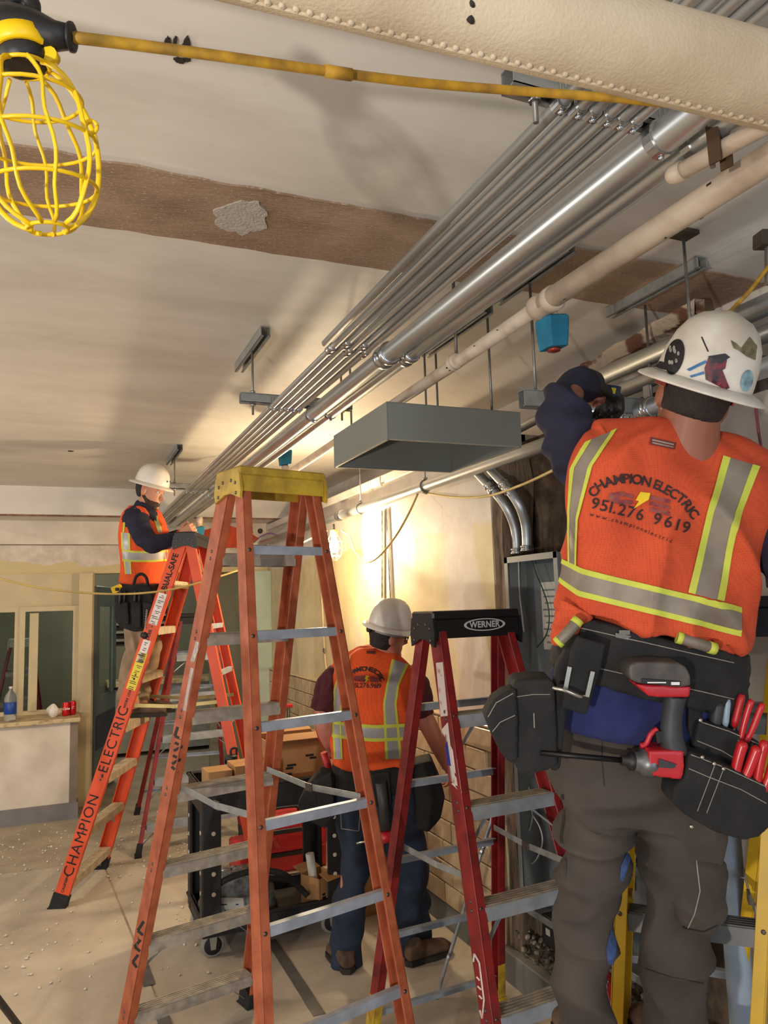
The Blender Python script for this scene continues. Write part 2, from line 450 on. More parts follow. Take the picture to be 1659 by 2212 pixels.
wr = MB().box(2.03, 2.26, 3.40, 8.15, 0, 2.66)
wall_right = wr.build('wall_right', WALLM, org=Z0, label='yellowed plaster side wall above tan tile wainscot', kind='structure')
MB().box(2.45, 2.6, -5, 8.3, 2.55, 2.95).box(2.2, 2.5, 3.4, 8.2, 2.62, 2.66).build('wall_upper', WALLM, org=Z0, label='set back plaster above the side wall', kind='structure')
# near end of that wall, behind the electrician
nr = MB().box(2.03, 2.26, -5, 1.98, 0, 2.42)
nr.build('wall_near', mat('bare_grey_plaster', (186, 178, 168), .8, var=.15, vscale=3, bump=.3, bscale=18), org=Z0, label='bare grey plaster wall beyond the electrician', kind='structure')
# masonry at the back of the opened chase
k = MB(); k.box(2.24, 2.6, 1.9, 3.5, 0, 2.62)
k.build('wall_chase', MASON, org=Z0, label='raw brown masonry inside the opened wall chase', kind='structure')
def rough_post(x0, x1, y0, y1, z0, z1, seed, amp=.012):
    n = 24; R = []
    for i in range(n + 1):
        z = lerp(z0, z1, i / n); r = []
        for (x, y) in ((x0, y0), ((x0 + x1) / 2, y0), (x1, y0), (x1, y1), ((x0 + x1) / 2, y1), (x0, y1), (x0, (y0 + y1) / 2)):
            q = V((x * 3, y * 9 + seed, z * 4)); r.append(V((x + amp * noise.noise(q), y + amp * noise.noise(q + V((5, 2, 1))), z)))
        R.append(r)
    return MB().rings(R, smooth=False)
rough_post(2.04, 2.22, 3.31, 3.42, .0, 2.60, 1, .02).build('trim_1', WOODR, org=Z0, label='rough weathered stud at the edge of the chase', kind='structure')
rough_post(2.06, 2.22, 2.66, 2.78, 2.0, 2.60, 4, .014).build('trim_2', WOODR, org=Z0, label='rough post above the panels in the chase', kind='structure')
# broken plaster lip along the ceiling over the chase: a jagged ribbon of exposed brick and plaster
k = MB(); P = []; nl = 70
for i in range(nl + 1):
    t = i / nl; px = lerp(1150, 1500, t); py = lerp(850, 645, t) + 9 * noise.noise(V((t * 9, 0, 0))) + 5 * noise.noise(V((t * 34, 3, 0)))
    a_, c_ = onx(px, py, 2.13), onx(px, py + 34, 2.17)
    P += [a_, c_, c_ + V((.05, 0, 0)), a_ + V((.05, 0, .004))]
k.add(P, [(i * 4 + q, i * 4 + (q + 1) % 4, i * 4 + 4 + (q + 1) % 4, i * 4 + 4 + q) for i in range(nl) for q in range(4)])
k.build('trim_3', mat('broken_plaster', (188, 168, 144), .95, var=.3, vscale=9, rgb2=(112, 74, 54), lo=.42, hi=.5, bump=.9, bscale=40), org=Z0, label='broken plaster lip above the chase', kind='structure')
# ledge moulding where the side wall stops
MB().box(2.0, 2.03, 3.40, 8.05, 2.60, 2.66, .006).build('trim_4', WALLM, org=Z0, label='ledge moulding along the top of the side wall', kind='structure')
# grey base along the side wall
MB().box(1.975, 2.03, 1.6, 3.5, 0, .145, .006).box(2.0, 2.03, 3.5, 8.05, 0, .13, .004).build('baseboard_right', BASEG, org=Z0, label='grey base along the side wall', kind='structure')
# glazed tile wainscot, every tile a piece of the wall
MB().box(2.012, 2.035, 3.405, 8.1, .13, 1.15).build('tile_bed', GROUT, wall_right)
tw, thh, zc = .205, .1125, .135
tm = MB().box(-.012, .012, -(tw - .006) / 2, (tw - .006) / 2, -(thh - .006) / 2, (thh - .006) / 2, .004).mesh('tile'); tm.materials.append(TILE1)
tc_ = MB().box(-.016, .02, -(tw - .004) / 2, (tw - .004) / 2, -.012, .012, .009).mesh('tile_cap'); tc_.materials.append(TILE1)
cnt = 0
for r in range(9):
    y = 3.41 + tw / 2 + (tw / 2 if r % 2 else 0)
    if r % 2:
        pass
    while y < 8.0 and cnt < 285:
        o = bpy.data.objects.new('tile', tm); COL.objects.link(o); o.parent = wall_right
        o.location = (2.006 + random.uniform(-.0015, .0015), y, zc + thh * (r + .5)); y += tw; cnt += 1
MB().box(1.992, 2.04, 3.41, 8.05, 1.148, 1.172, .01).build('tile_cap', TILE1, wall_right)

# ------------------------------------------------------------------ far wall with counter, windows and doorway
YF = 8.1
MB().box(-6, 2.6, 7.62, 8.3, 2.675, 2.95).build('trim_5', CEIL, org=Z0, label='white ceiling beam along the far wall', kind='structure')
MB().box(-6, 2.6, 7.615, 7.63, 2.675, 2.69).build('trim_6', mat('raw_beam_edge', (150, 112, 88), .9, var=.3, vscale=20), org=Z0, label='scraped brown lower edge of the far beam', kind='structure')
MB().box(-6, 2.6, 8.0, 8.3, 2.45, 2.675).build('trim_7', WHITEP, org=Z0, label='upper cream band of the far header', kind='structure')
MB().box(-6, 2.6, 8.06, 8.3, 2.17, 2.445).build('wall_far', HEADM, org=Z0, label='half repainted header over the far windows and doorway', kind='structure')
MB().box(-6, .16, 7.55, 7.68, .13, .83).build('wall_counter', WHITEP, org=Z0, label='white panel under the service counter', kind='structure')
MB().box(-6, .175, 7.535, 7.69, 0, .14).build('baseboard_far', mat('grey_base_far', (128, 124, 124), .6, var=.08), org=Z0, label='grey base under the service counter', kind='structure')
MB().box(.10, .165, 7.545, 7.56, .14, .83).build('trim_8', mat('grey_edge_strip', (140, 126, 108), .7), org=Z0, label='brown grey edge strip of the counter panel', kind='structure')
WORNW = mat('worn_cream_wood', (204, 184, 142), .7, var=.25, vscale=18, rgb2=(140, 110, 76), lo=.28, hi=.5)
MB().box(-6, .185, 7.49, 8.02, .83, .87, .008).build('counter_top', WORNW, label='worn cream wooden counter under the far windows', cat='counter')
MB().box(.16, .285, 7.92, 8.2, 0, 2.17, .004).build('trim_9', CREAM, org=Z0, label='cream pilaster between windows and doorway', kind='structure')
MB().box(-6, .16, 8.04, 8.12, 1.86, 2.17).build('wall_panel', CREAM, org=Z0, label='cream panel over the service windows', kind='structure')
def window(n, x0, x1, z0, z1, y, fr, label):
    w = thing('window_%d' % n, ((x0 + x1) / 2, y, z0), label, None, kind='structure')
    MB().box(x0, x1, y - .02, y + .02, z1 - fr, z1).build('frame_rail', CREAM, w)
    MB().box(x0, x1, y - .02, y + .02, z0, z0 + fr * .8).build('frame_rail', CREAM, w)
    MB().box(x0, x0 + fr, y - .02, y + .02, z0 + fr * .8, z1 - fr).build('frame_stile', CREAM, w)
    MB().box(x1 - fr, x1, y - .02, y + .02, z0 + fr * .8, z1 - fr).build('frame_stile', CREAM, w)
    MB().box(x0 + fr, x1 - fr, y - .002, y + .002, z0 + fr * .8, z1 - fr).build('pane', GLASS, w)
    return w
window(1, -.345, .16, .87, 1.86, 8.0, .045, 'cream framed service window beside the pilaster')
window(2, -1.4, -.345, .87, 1.86, 8.03, .045, 'cream framed service window at the picture edge')
MB().box(-.262, -.185, 7.965, 8.0, .90, 1.80, .003).build('trim_10', CREAM, org=Z0, label='cream sliding sash stile of the service window', kind='structure')
MB().box(.285, .30, 7.98, 8.2, 0, 2.17).build('trim_11', CREAM, org=Z0, label='cream door jamb', kind='structure')
# room beyond
lamp('back_room_fill', 'POINT', (.55, 9.35, 2.4), 42, (1.0, .95, .82), .08)  # unseen fill light added to brighten the room beyond
MB().box(-3, 3.2, 10.8, 10.9, 0, 2.9).build('wall_back', OLIVE, org=Z0, label='olive grey wall of the room beyond the doorway', kind='structure')
MB().box(-3, 3.2, 8.3, 10.9, 2.6, 2.66).build('ceiling_back', OLIVE, org=Z0, label='ceiling of the room beyond', kind='structure')
MB().box(-3, -2.9, 8.3, 10.9, 0, 2.6).box(2.6, 2.7, 8.3, 10.9, 0, 2.6).build('wall_back_side', OLIVE, org=Z0, label='side walls of the room beyond', kind='structure')
d = thing('door_1', (.30, 8.16, 0), 'blue grey half open door with a tall glass lite', None, kind='structure')
u = V((.24, .80, 0)).normalized(); nv = V((u.y, -u.x, 0)); o0 = V((.31, 8.16, 0))
def leafbox(a0, a1, z0, z1, t=.02): 
    c = o0 + u * (a0 + a1) / 2 + V((0, 0, (z0 + z1) / 2)); return MB().obox(c, u * (a1 - a0) / 2, nv * t, V((0, 0, (z1 - z0) / 2)), .003)
leafbox(0, .83, .02, .95).build('door_panel', BLUEG, d); leafbox(0, .14, .95, 2.05).build('door_stile', BLUEG, d); leafbox(.68, .83, .95, 2.05).build('door_stile', BLUEG, d)
leafbox(.14, .68, 1.85, 2.05).build('door_rail', BLUEG, d); leafbox(.14, .68, .95, 1.85, .004).build('glass_lite', GLASS, d)
leafbox(.02, .81, .45, .78, .023).build('kick_plate', mat('navy_kick_plate', (62, 70, 96), .5), d)
h = o0 + u * .76 + V((0, 0, .97)) + nv * .02
MB().tube([h, h + nv * .05, h + nv * .05 - u * .1], .009, 8).build('door_handle', mat('dark_metal', (60, 58, 56), .4, .9), d)
MB().box(1.84, 2.03, 7.9, 8.2, 0, 2.17, .004).build('trim_12', MINT, org=Z0, label='pale mint door jamb at the end of the side wall', kind='structure')
MB().box(1.45, 1.84, 8.25, 8.3, 0, 2.17).build('wall_return', OLIVE, org=Z0, label='olive grey wall return inside the doorway', kind='structure')
# back room counter and louvred vent seen through the doorway
g = thing('back_counter', (1.5, 10.5, 0), 'pale counter against the back room wall', 'counter')
MB().box(.6, 2.4, 10.3, 10.78, .05, .86).build('cabinet_body', mat('pale_grey_cabinet', (168, 166, 154), .6), g); MB().box(.55, 2.45, 10.25, 10.78, .86, .92, .006).build('worktop', WORNW, g)
g = thing('louvre_vent', (.95, 10.78, 1.4), 'grey louvred vent high on the back room wall', 'vent')
MB().box(.62, 1.32, 10.77, 10.8, 1.36, 2.0).build('backing', DARKM, g)
for i in range(6):
    MB().obox((.97, 10.75, 1.42 + i * .105), (.34, 0, 0), (0, .03, .012), (0, -.001, .006)).build('slat', mat('vent_slat', (170, 172, 160), .5, .3), g)
# sprayed orange mark on the far header
c0 = ony(507, 1150, 7.61)
MB().prism([(x - c0.x, z - c0.z) for x, z in [(q[0], q[1]) for q in blob(V((c0.x, c0.z, 0)), .30, .12, 44, 4, amp=.22)]], (c0.x, 8.0, c0.z - .02), (1, 0, 0), (0, 0, 1), (0, -.004, 0)).build('paint_mark', mat('orange_spray_paint', (214, 84, 44), .8, var=.15, vscale=9), label='orange spray paint mark on the far header', cat='paint mark')
# ------------------------------------------------------------------ overhead pipes, conduits and hangers
EMT = mat('galvanised_conduit', (206, 210, 210), .34, .85, var=.10, vscale=14, stretch=(1, .2, 1))
EMT2 = mat('dull_galvanised_conduit', (186, 190, 190), .42, .75, var=.14, vscale=10, stretch=(1, .2, 1))
STRUT = mat('galvanised_strut', (164, 166, 162), .45, .5, var=.12, vscale=20)
ROD = mat('threaded_rod_steel', (150, 148, 144), .45, .8, var=.1, vscale=60)
ZINC = mat('zinc_strap', (200, 202, 204), .25, .95, var=.1)
PIPEC = mat('old_cream_pipe_paint', (200, 184, 164), .5, var=.12, vscale=9, rgb2=(166, 144, 124), lo=.3, hi=.55)
CHIP = mat('chipped_paint_spot', (48, 40, 36), .8)
BLUET = mat('blue_masking_tape', (26, 116, 148), .8, var=.12, vscale=20)
DUCTG = mat('grey_green_sheet_metal', (134, 138, 132), .45, .35, var=.04, vscale=3)
YCORD = mat('dusty_yellow_cord', (196, 152, 40), .65, var=.2, vscale=30, rgb2=(140, 106, 40))
YPLAS = mat('bright_yellow_plastic', (244, 200, 10), .4, var=.06, vscale=10)
BLACKP = mat('black_rubber_plastic', (30, 29, 29), .5, var=.15)
def ring_pts(c, ax, ref, r, n=18, a0=0, a1=2 * math.pi):
    ax = V(ax).normalized(); u = V(ref); u = (u - ax * u.dot(ax)).normalized(); w = ax.cross(u)
    return [V(c) + u * math.cos(a0 + (a1 - a0) * i / n) * r + w * math.sin(a0 + (a1 - a0) * i / n) * r for i in range(n + 1)]
def coupling(c, ax, r, L, parent, name='coupling', mt=None):
    c = V(c); ax = V(ax).normalized(); k = MB()
    k.lathe(c - ax * L / 2, ax, [(r * 1.05, 0), (r * 1.28, .003), (r * 1.28, L * .32), (r * 1.16, L * .36), (r * 1.16, L * .64), (r * 1.28, L * .68), (r * 1.28, L - .003), (r * 1.05, L)], 18)
    return k.build(name, mt or ZINC, parent)
def strap(c, r, parent):
    """conduit clamp hanging from a strut: two ears and a band; c = conduit centre"""
    c = V(c); k = MB()
    band = ring_pts(c, (0, 1, 0), (0, 0, 1), r + .002, 14, math.radians(25), math.radians(335))
    for a, b_ in zip(band, band[1:]): k.bar(a, b_, (0, 1, 0), .022, .003)
    for sx in (-1, 1):
        k.obox(c + V((sx * .006, 0, r + .012)), (.0015, 0, 0), (0, .011, 0), (0, 0, .014))
    k.tube([c + V((-.016, 0, r + .012)), c + V((.016, 0, r + .012))], .004, 6)
    k.lathe(c + V((0, -.0, -r - .003)), (0, 0, -1), [(.006, 0), (.006, .003), (.003, .007)], 6)
    return k.build('clamp', ZINC, parent)
def channel(name, a, b, parent=None, mt=None, w=.041, h=.041, **kw):
    """U-shaped strut channel from a to b (top centre line), open downwards"""
    a = V(a); b = V(b); t = (b - a).normalized(); s = t.cross(V((0, 0, 1))).normalized(); k = MB(); th = .003
    k.bar(a - V((0, 0, th / 2)), b - V((0, 0, th / 2)), s, w, th)
    for q in (-1, 1):
        o = s * q * (w / 2 - th / 2)
        k.bar(a + o - V((0, 0, h / 2 + th)), b + o - V((0, 0, h / 2 + th)), s, th, h - th)
        o2 = s * q * (w / 2 - .006)
        k.bar(a + o2 - V((0, 0, h)), b + o2 - V((0, 0, h)), s, .012, th)
    return k.build(name, mt or STRUT, parent, **kw)
# the bundle of conduits
small = [(.800, 2.36), (.837, 7.95), (.868, 7.95), (.901, 7.95), (.930, 7.95), (.960, 7.95)]
ords = ['leftmost', 'second', 'third', 'fourth', 'fifth', 'sixth']
RS = .0122
ZS = 2.672
for i, (x, y1) in enumerate(small):
    lab = 'thin steel conduit, %s of the ceiling bundle' % ords[i] + (', cut off short' if i == 0 else '')
    t = thing('thin_conduit', (x, -2.5, ZS - 2 * RS), lab, 'conduit', 'thin conduits in the ceiling bundle')
    MB().tube([(x, y, ZS - RS) for y in ((-2.5, .2, 2.36) if i == 0 else (-2.5, .2, 2.3, 3.2, 5.5, y1))], RS, 14).build('pipe', EMT if i % 2 else EMT2, t)
    if i: coupling((x, 2.34 + .065 * (i % 2), ZS - RS), (0, 1, 0), RS, .055, t)
    for yy in (1.05, 3.22, 5.72):
        if y1 > yy: strap((x, yy - .012, ZS - RS), RS, t)
for x, r, lab in ((1.023, .032, 'thickest galvanised conduit, beside the thin ones'), (1.106, .025, 'outer galvanised conduit on the right of the bundle')):
    t = thing('thick_conduit', (x, -2.5, ZS - 2 * r), lab, 'conduit', 'thick conduits in the ceiling bundle')
    MB().tube([(x, y, ZS - r) for y in (-2.5, .5, 3, 6, 7.95)], r, 22).build('pipe', EMT, t)
    coupling((x, 2.36, ZS - r), (0, 1, 0), r, .075, t)
    for yy in (1.05, 3.22, 5.72): strap((x, yy - .012, ZS - r), r, t)
for yy, lab in ((1.05, 'nearest strut trapeze holding the conduit bundle'), (3.22, 'middle strut trapeze holding the conduit bundle'), (5.72, 'farthest strut trapeze beside the man on the ladder')):
    t = thing('strut_trapeze', (.95, yy, 2.672), lab, 'strut hanger', 'trapeze hangers of the conduit bundle')
    channel('strut', (.70, yy, 2.713), (1.21, yy, 2.713), t)
    for x in (.755, 1.165):
        MB().tube([(x, yy, 2.62), (x, yy, 2.95)], .0052, 8).build('rod', ROD, t)
        for z in (2.664, 2.722): MB().lathe((x, yy, z - .005), (0, 0, 1), [(.012, 0), (.012, .009)], 6).build('nut', ZINC, t)
def ceiling_strut(x, y0, y1, label): channel('ceiling_strut', (x, y0, 2.948), (x, y1, 2.948), label=label, cat='strut')
ceiling_strut(.765, 3.02, 3.54, 'short ceiling strut left of the conduit bundle')
ceiling_strut(.755, 5.45, 6.05, 'short ceiling strut above the man on the orange ladder')
ceiling_strut(1.51, 1.95, 2.42, 'ceiling strut across the brown strip beside the outer conduit')
ceiling_strut(1.525, 2.50, 3.07, 'ceiling strut over the grey open duct')
ceiling_strut(2.02, 1.90, 2.39, 'ceiling strut over the white hard hat at right')
def rod(x, y, z0, z1, label, r=.0052):
    t = thing('hanger_rod', (x, y, z0), label, 'threaded rod', 'hanger rods')
    MB().tube([(x, y, z0), (x, y, z1)], r, 8).build('shank', ROD, t)
    MB().lathe((x, y, z0 + .012), (0, 0, 1), [(.011, 0), (.011, .009)], 6).build('nut', ZINC, t)
    return t
# strut held up in front of the electrician
S2 = onz(1143, 588, 2.95); SY = S2.y; SZ = 2.512
rod(S2.x, SY, SZ - .06, 2.92, 'long hanger rod beside the larger blue taped head')
t = channel('work_strut', (S2.x - .06, SY, SZ), (2.05, SY - .02, SZ), h=.058, label='black ended strut channel held by the electrician', cat='strut')
# grey open-bottomed duct box
dx0, dx1, dy0, dy1, dz0, dz1 = 1.058, 1.615, 2.455, 3.035, 2.37, 2.505
t = thing('duct_box', (1.336, 2.745, dz0), 'grey sheet metal duct box with an open bottom', 'duct')
th = .003
MB().box(dx0, dx1, dy0, dy1, dz1 - th, dz1).build('top_panel', DUCTG, t)
MB().box(dx0, dx1, dy0, dy0 + th, dz0, dz1).build('side_panel', DUCTG, t); MB().box(dx0, dx1, dy1 - th, dy1, dz0, dz1).build('side_panel', DUCTG, t)
MB().box(dx0, dx0 + th, dy0, dy1, dz0, dz1).build('side_panel', DUCTG, t); MB().box(dx1 - th, dx1, dy0, dy1, dz0, dz1).build('side_panel', DUCTG, t)
LIP = mat('bare_lip_edge', (176, 172, 160), .5, .5)
for x0, x1, y0, y1 in ((dx0, dx1, dy0, dy0 + .008), (dx0, dx0 + .008, dy0, dy1), (dx0, dx1, dy1 - .008, dy1), (dx1 - .008, dx1, dy0, dy1)):
    MB().box(x0, x1, y0, y1, dz0 - .003, dz0).build('lip', LIP, t)
for px, py, dd, lab in ((1052, 668, 2.50, 'hanger rod into the near right of the grey duct'), (932, 752, 2.50, 'hanger rod into the middle of the grey duct'), (866, 780, 2.50, 'hanger rod into the left of the grey duct')):
    q = onz(px, py, 2.95); rod(min(q.x, 1.60), q.y if q.y < 3.0 else 3.02, dd, 2.915, lab)
q = onz(770, 848, 2.80); rod(1.24, 3.30, 2.6, 2.95, 'rod carrying the sprinkler pipe by the middle trapeze')
q = onz(1408, 640, 2.95); rod(2.07, q.y, 2.40, 2.91, 'hanger rod in front of the broken plaster')
q = onz(1475, 500, 2.95); t = rod(q.x, q.y, 2.45, 2.945, 'hanger rod under a small square ceiling plate')
MB().box(q.x - .04, q.x + .04, q.y - .03, q.y + .03, 2.935, 2.948).build('ceiling_plate', mat('dark_rusty_plate', (80, 68, 56), .7, .4), t)
# cream sprinkler pipe with its fittings
SX, SPZ, SR = 1.235, 2.60, .0255
t = thing('sprinkler_pipe', (SX, 4, SPZ - SR), 'cream painted sprinkler pipe right of the conduits', 'pipe')
MB().tube([(SX - .01, -2, SPZ), (SX - .02, 1.0, SPZ), (SX - .02, 1.7, SPZ)], .029, 20).build('pipe', PIPEC, t)
MB().tube([(SX - .02, 1.68, SPZ), (SX, 2.3, SPZ), (SX + .04, 4.5, SPZ)], .0215, 18).build('pipe', PIPEC, t)
for y, r, L in ((1.70, .036, .10), (2.24, .028, .04), (4.52, .028, .06)):
    MB().lathe((SX - .015 + max(0, y - 2) * .015, y - L / 2, SPZ), (0, 1, 0), [(r * .8, 0), (r, .008), (r, L * .3), (r * .92, L * .34), (r * .92, L * .7), (r, L * .74), (r, L - .006), (r * .8, L)], 20).build('fitting', PIPEC, t)
MB().tube(smooth_path([(SX + .04, 4.5, SPZ), (SX + .04, 4.56, SPZ), (SX + .04, 4.58, SPZ + .03), (SX + .04, 4.58, SPZ + .06)]), .024, 14).build('elbow', PIPEC, t)
for i in range(26):
    y = random.uniform(.9, 2.3); a = random.uniform(math.pi * .9, math.pi * 1.9); r = .029 if y < 1.66 else .0215
    c = V((SX - .02 + math.cos(a) * r, y, SPZ + math.sin(a) * r)); nrm = V((math.cos(a), 0, math.sin(a)))
    if i < 14: MB().obox(c, nrm * .001, V((0, random.uniform(.002, .006), 0)), nrm.cross(V((0, 1, 0))) * random.uniform(.001, .003)).build('paint_chip', CHIP, t)
MB().tube([(SX - .005, 2.24, SPZ + .02), (SX - .005, 2.24, 2.95)], .006, 8).build('hanger_strap', ROD, t)
def taped_head(c, s, label, hang=True):
    t = thing('taped_sprinkler_head', V(c) - V((0, 0, s)), label, 'sprinkler head', 'sprinkler heads wrapped in blue tape')
    k = MB(); R = []
    for z, f in ((.0, .86), (.3, .93), (.75, 1.0), (1.0, 1.02), (1.06, .85)):
        R.append([V(c) + V((q[0] * s * .44 * f + .003 * noise.noise(V((q[0] * 3, z * 4, s))), q[1] * s * .40 * f, -s + z * s + .06 * s * q[0])) for q in ((1, .8), (.8, 1), (-.8, 1), (-1, .8), (-1, -.8), (-.75, -1), (.75, -1), (1, -.75))])
    k.rings(R, smooth=False); k.build('tape_wrap', BLUET, t)
    MB().lathe(V(c) + V((0, 0, -s - .012)), (0, 0, 1), [(.006, 0), (s * .22, .004), (s * .2, .014)], 10).build('deflector', mat('red_brass', (150, 60, 44), .4, .6), t)
    MB().tube([V(c), V(c) + V((0, 0, .03))], s * .2, 10).build('nipple', PIPEC, t)
    return t
taped_head((SX + .025, 1.73, SPZ - .03), .085, 'larger blue taped sprinkler head beside the white hard hat')
c = at(620, 980, 4.75); taped_head((SX + .04, 4.58, SPZ + .15), .085, 'small blue taped sprinkler head left of the grey duct')
c = at(430, 1140, 6.1); t2 = taped_head(c, .085, 'tiny blue taped sprinkler head by the hands of the man on the ladder')
t = thing('sprinkler_branch', c + V((0, .1, .05)), 'pale sprinkler branch pipe at the far end of the room', 'pipe')
MB().tube(smooth_path([c + V((0, 0, .02)), c + V((0, 0, .06)), c + V((.05, .25, .08)), V((SX + .08, 7.95, 2.50))]), .024, 12).build('pipe', PIPEC, t)
# short capped pipe with its hanger
t = thing('capped_pipe', (1.1, .9, 2.58), 'short capped cream pipe under the big insulated pipe', 'pipe')
a, e = onz(1452, 380, 2.60), onz(1660, 268, 2.60); e = e + (e - a) * 1.5
MB().tube([a, e], .0165, 16).build('pipe', PIPEC, t)
dr = (a - e).normalized(); MB().lathe(a - dr * .004, dr, [(.019, -.02), (.019, 0), (.013, .012), (.003, .016)], 14).build('cap', PIPEC, t)
hc = a.lerp(e, .21)
for s_ in (-1, 1): MB().bar(hc + dr.cross(V((0, 0, 1))) * s_ * .018 - V((0, 0, .03)), hc + dr.cross(V((0, 0, 1))) * s_ * .02 + V((0, 0, .05)), dr, .024, .004).build('hanger_clamp', mat('rusty_clamp', (96, 74, 54), .7, .5), t)
MB().tube([hc + V((0, 0, .03)), V((hc.x, hc.y, 2.95))], .006, 8).build('hanger_rod', ROD, t)
# big insulated pipe overhead
t = thing('insulated_pipe', (1, .75, 2.4), 'thick canvas wrapped pipe crossing overhead', 'pipe')
CANV = mat('painted_canvas_lagging', (206, 190, 162), .85, var=.1, vscale=5, rgb2=(178, 158, 130), bump=.22, bscale=220)
ax = V((1, -.14, -.08)).normalized(); o = V((0, .82, 2.56)); r = .0575
R = []; n = 40
for i in range(90):
    p = o + ax * lerp(-.6, 3.0, i / 89); ring = []
    u = V((0, 0, 1)); u = (u - ax * u.dot(ax)).normalized(); w = ax.cross(u)
    for j in range(n):
        a_ = 2 * math.pi * j / n
        rr = r * (1 + .018 * noise.noise(V((i * .35, math.cos(a_) * 1.2, math.sin(a_) * 1.2))))
        ring.append(p + (u * math.cos(a_) + w * math.sin(a_)) * rr)
    R.append(ring)
MB().rings(R).build('canvas_jacket', CANV, t)
k = MB(); u = V((0, 0, 1)); u = (u - ax * u.dot(ax)).normalized(); w = ax.cross(u)
sa = math.radians(186)
for i in range(110):
    p = o + ax * lerp(.1, 1.9, i / 109) + (u * math.cos(sa) + w * math.sin(sa)) * r
    k.lathe(p, (u * math.cos(sa) + w * math.sin(sa)), [(.0042, -.002), (.0046, .001), (.002, .0032)], 6, sx=1.3)
k.build('stitched_seam', CANV, t, kind='stuff')
k = MB().tube([o + ax * q + (u * math.cos(sa + .07) + w * math.sin(sa + .07)) * (r * 1.005) for q in [lerp(-.5, 2.8, i / 60) for i in range(61)]], .0028, 6); k.build('seam_flap', CANV, t)
bj = bvh_of(MB().rings(R))
for px, py, s_ in ((1019, 8, 5), (1015, 40, 7)):
    c = cast(bj, px, py, .0005); MB().lathe(c, -ray(px, py), [(.0001, .001), (s_ * .0006, .0), (s_ * .0006, -.002)], 9, sy=1.7).build('tar_spot', CHIP, t)
# foreground caged lamp holder
LD = .90
t = thing('caged_lamp', at(80, 490, LD), 'bright yellow lamp cage hanging on the cord in the foreground', 'cage lamp')
up = -DN.lerp(V((0, 0, -1)), .5).normalized()
cc = at(52, 128, LD)                        # socket mouth centre
axd = (at(88, 330, LD) - cc).normalized()
MB().lathe(cc - axd * .022, axd, [(.018, 0), (.027, .004), (.028, .024), (.024, .033), (.019, .034)], 24).build('socket', BLACKP, t)
MB().lathe(cc - axd * .028, axd, [(.029, 0), (.0335, .002), (.0335, .018), (.030, .021)], 28).build('collar', YPLAS, t)
cl = at(110, 122, LD); MB().lathe(cl, FW, [(.009, -.006), (.009, .006)], 12).build('collar_lug', YPLAS, t)
MB().tube([at(-60, 30, LD), at(-10, 55, LD), at(30, 66, LD), at(75, 70, LD), at(120, 78, LD), at(153, 80, LD)], [.016, .024, .029, .025, .0165, .0135], 16).build('housing', BLACKP, t)
MB().lathe(at(150, 80, LD), (at(170, 82, LD) - at(150, 80, LD)), [(.0135, 0), (.0165, .001), (.0165, .004), (.012, .005)], 16).build('cable_gland', BLACKP, t)
MB().tube(smooth_path([at(12, 40, LD), at(14, 8, LD), at(42, -8, LD), at(70, 6, LD), at(72, 40, LD)]), .0085, 10).build('hook', BLACKP, t)
# cage ribs and hoops
ctr = at(78, 318, LD); rx, ry = .068, .098
side = (RX - axd * RX.dot(axd)).normalized(); dep = axd.cross(side)
def cpt(th, f):   # f 0 top .. 1 bottom
    ang = math.pi * (.10 + .83 * f); return ctr - axd * math.cos(ang) * ry * 1.0 + (side * math.cos(th) + dep * math.sin(th)) * math.sin(ang) ** .8 * rx
for i in range(9):
    th = 2 * math.pi * i / 9 + .25
    MB().tube([cpt(th + .04 * math.sin(j), j / 18) for j in range(19)], [(.0032, .0022)] * 19, 8, up=axd).build('cage_rib', YPLAS, t)
for f in (.0, .25, .46, .68, .99):
    MB().tube([cpt(2 * math.pi * j / 30, f + .03 * math.sin(2 * math.pi * j / 30 + 1)) for j in range(30)], .0024, 7, closed=True).build('cage_hoop', YPLAS, t)
lug = cpt(.1, .45); MB().tube(ring_pts(lug + side * .002, dep, side, .007, 12), .0026, 6).build('cage_latch', YPLAS, t)
MB().tube(smooth_path([at(-40, 35, LD), at(-150, 10, LD), at(-500, -60, LD * 1.02), at(-1200, -260, LD * 1.1)]), .0068, 10).build('cord_tail', YCORD, t)
# the yellow cord it hangs on
P = [at(153, 80, LD), at(300, 98, .95), at(480, 122, 1.0), at(720, 156, 1.08), at(900, 178, 1.14), at(1050, 191, 1.18), at(1200, 202, 1.20), at(1330, 212, 1.21), at(1480, 225, 1.22), at(1660, 225, 1.3)]
k = MB().tube(smooth_path(P, 5), .0068, 10)
t = k.build('foreground_cord', YCORD, label='dusty yellow cord running across the top of the picture', cat='cord')
tpc = at(725, 157, 1.075); MB().tube([at(700, 153, 1.074), at(760, 162, 1.088)], .0085, 10).build('tape_joint', YCORD, t)
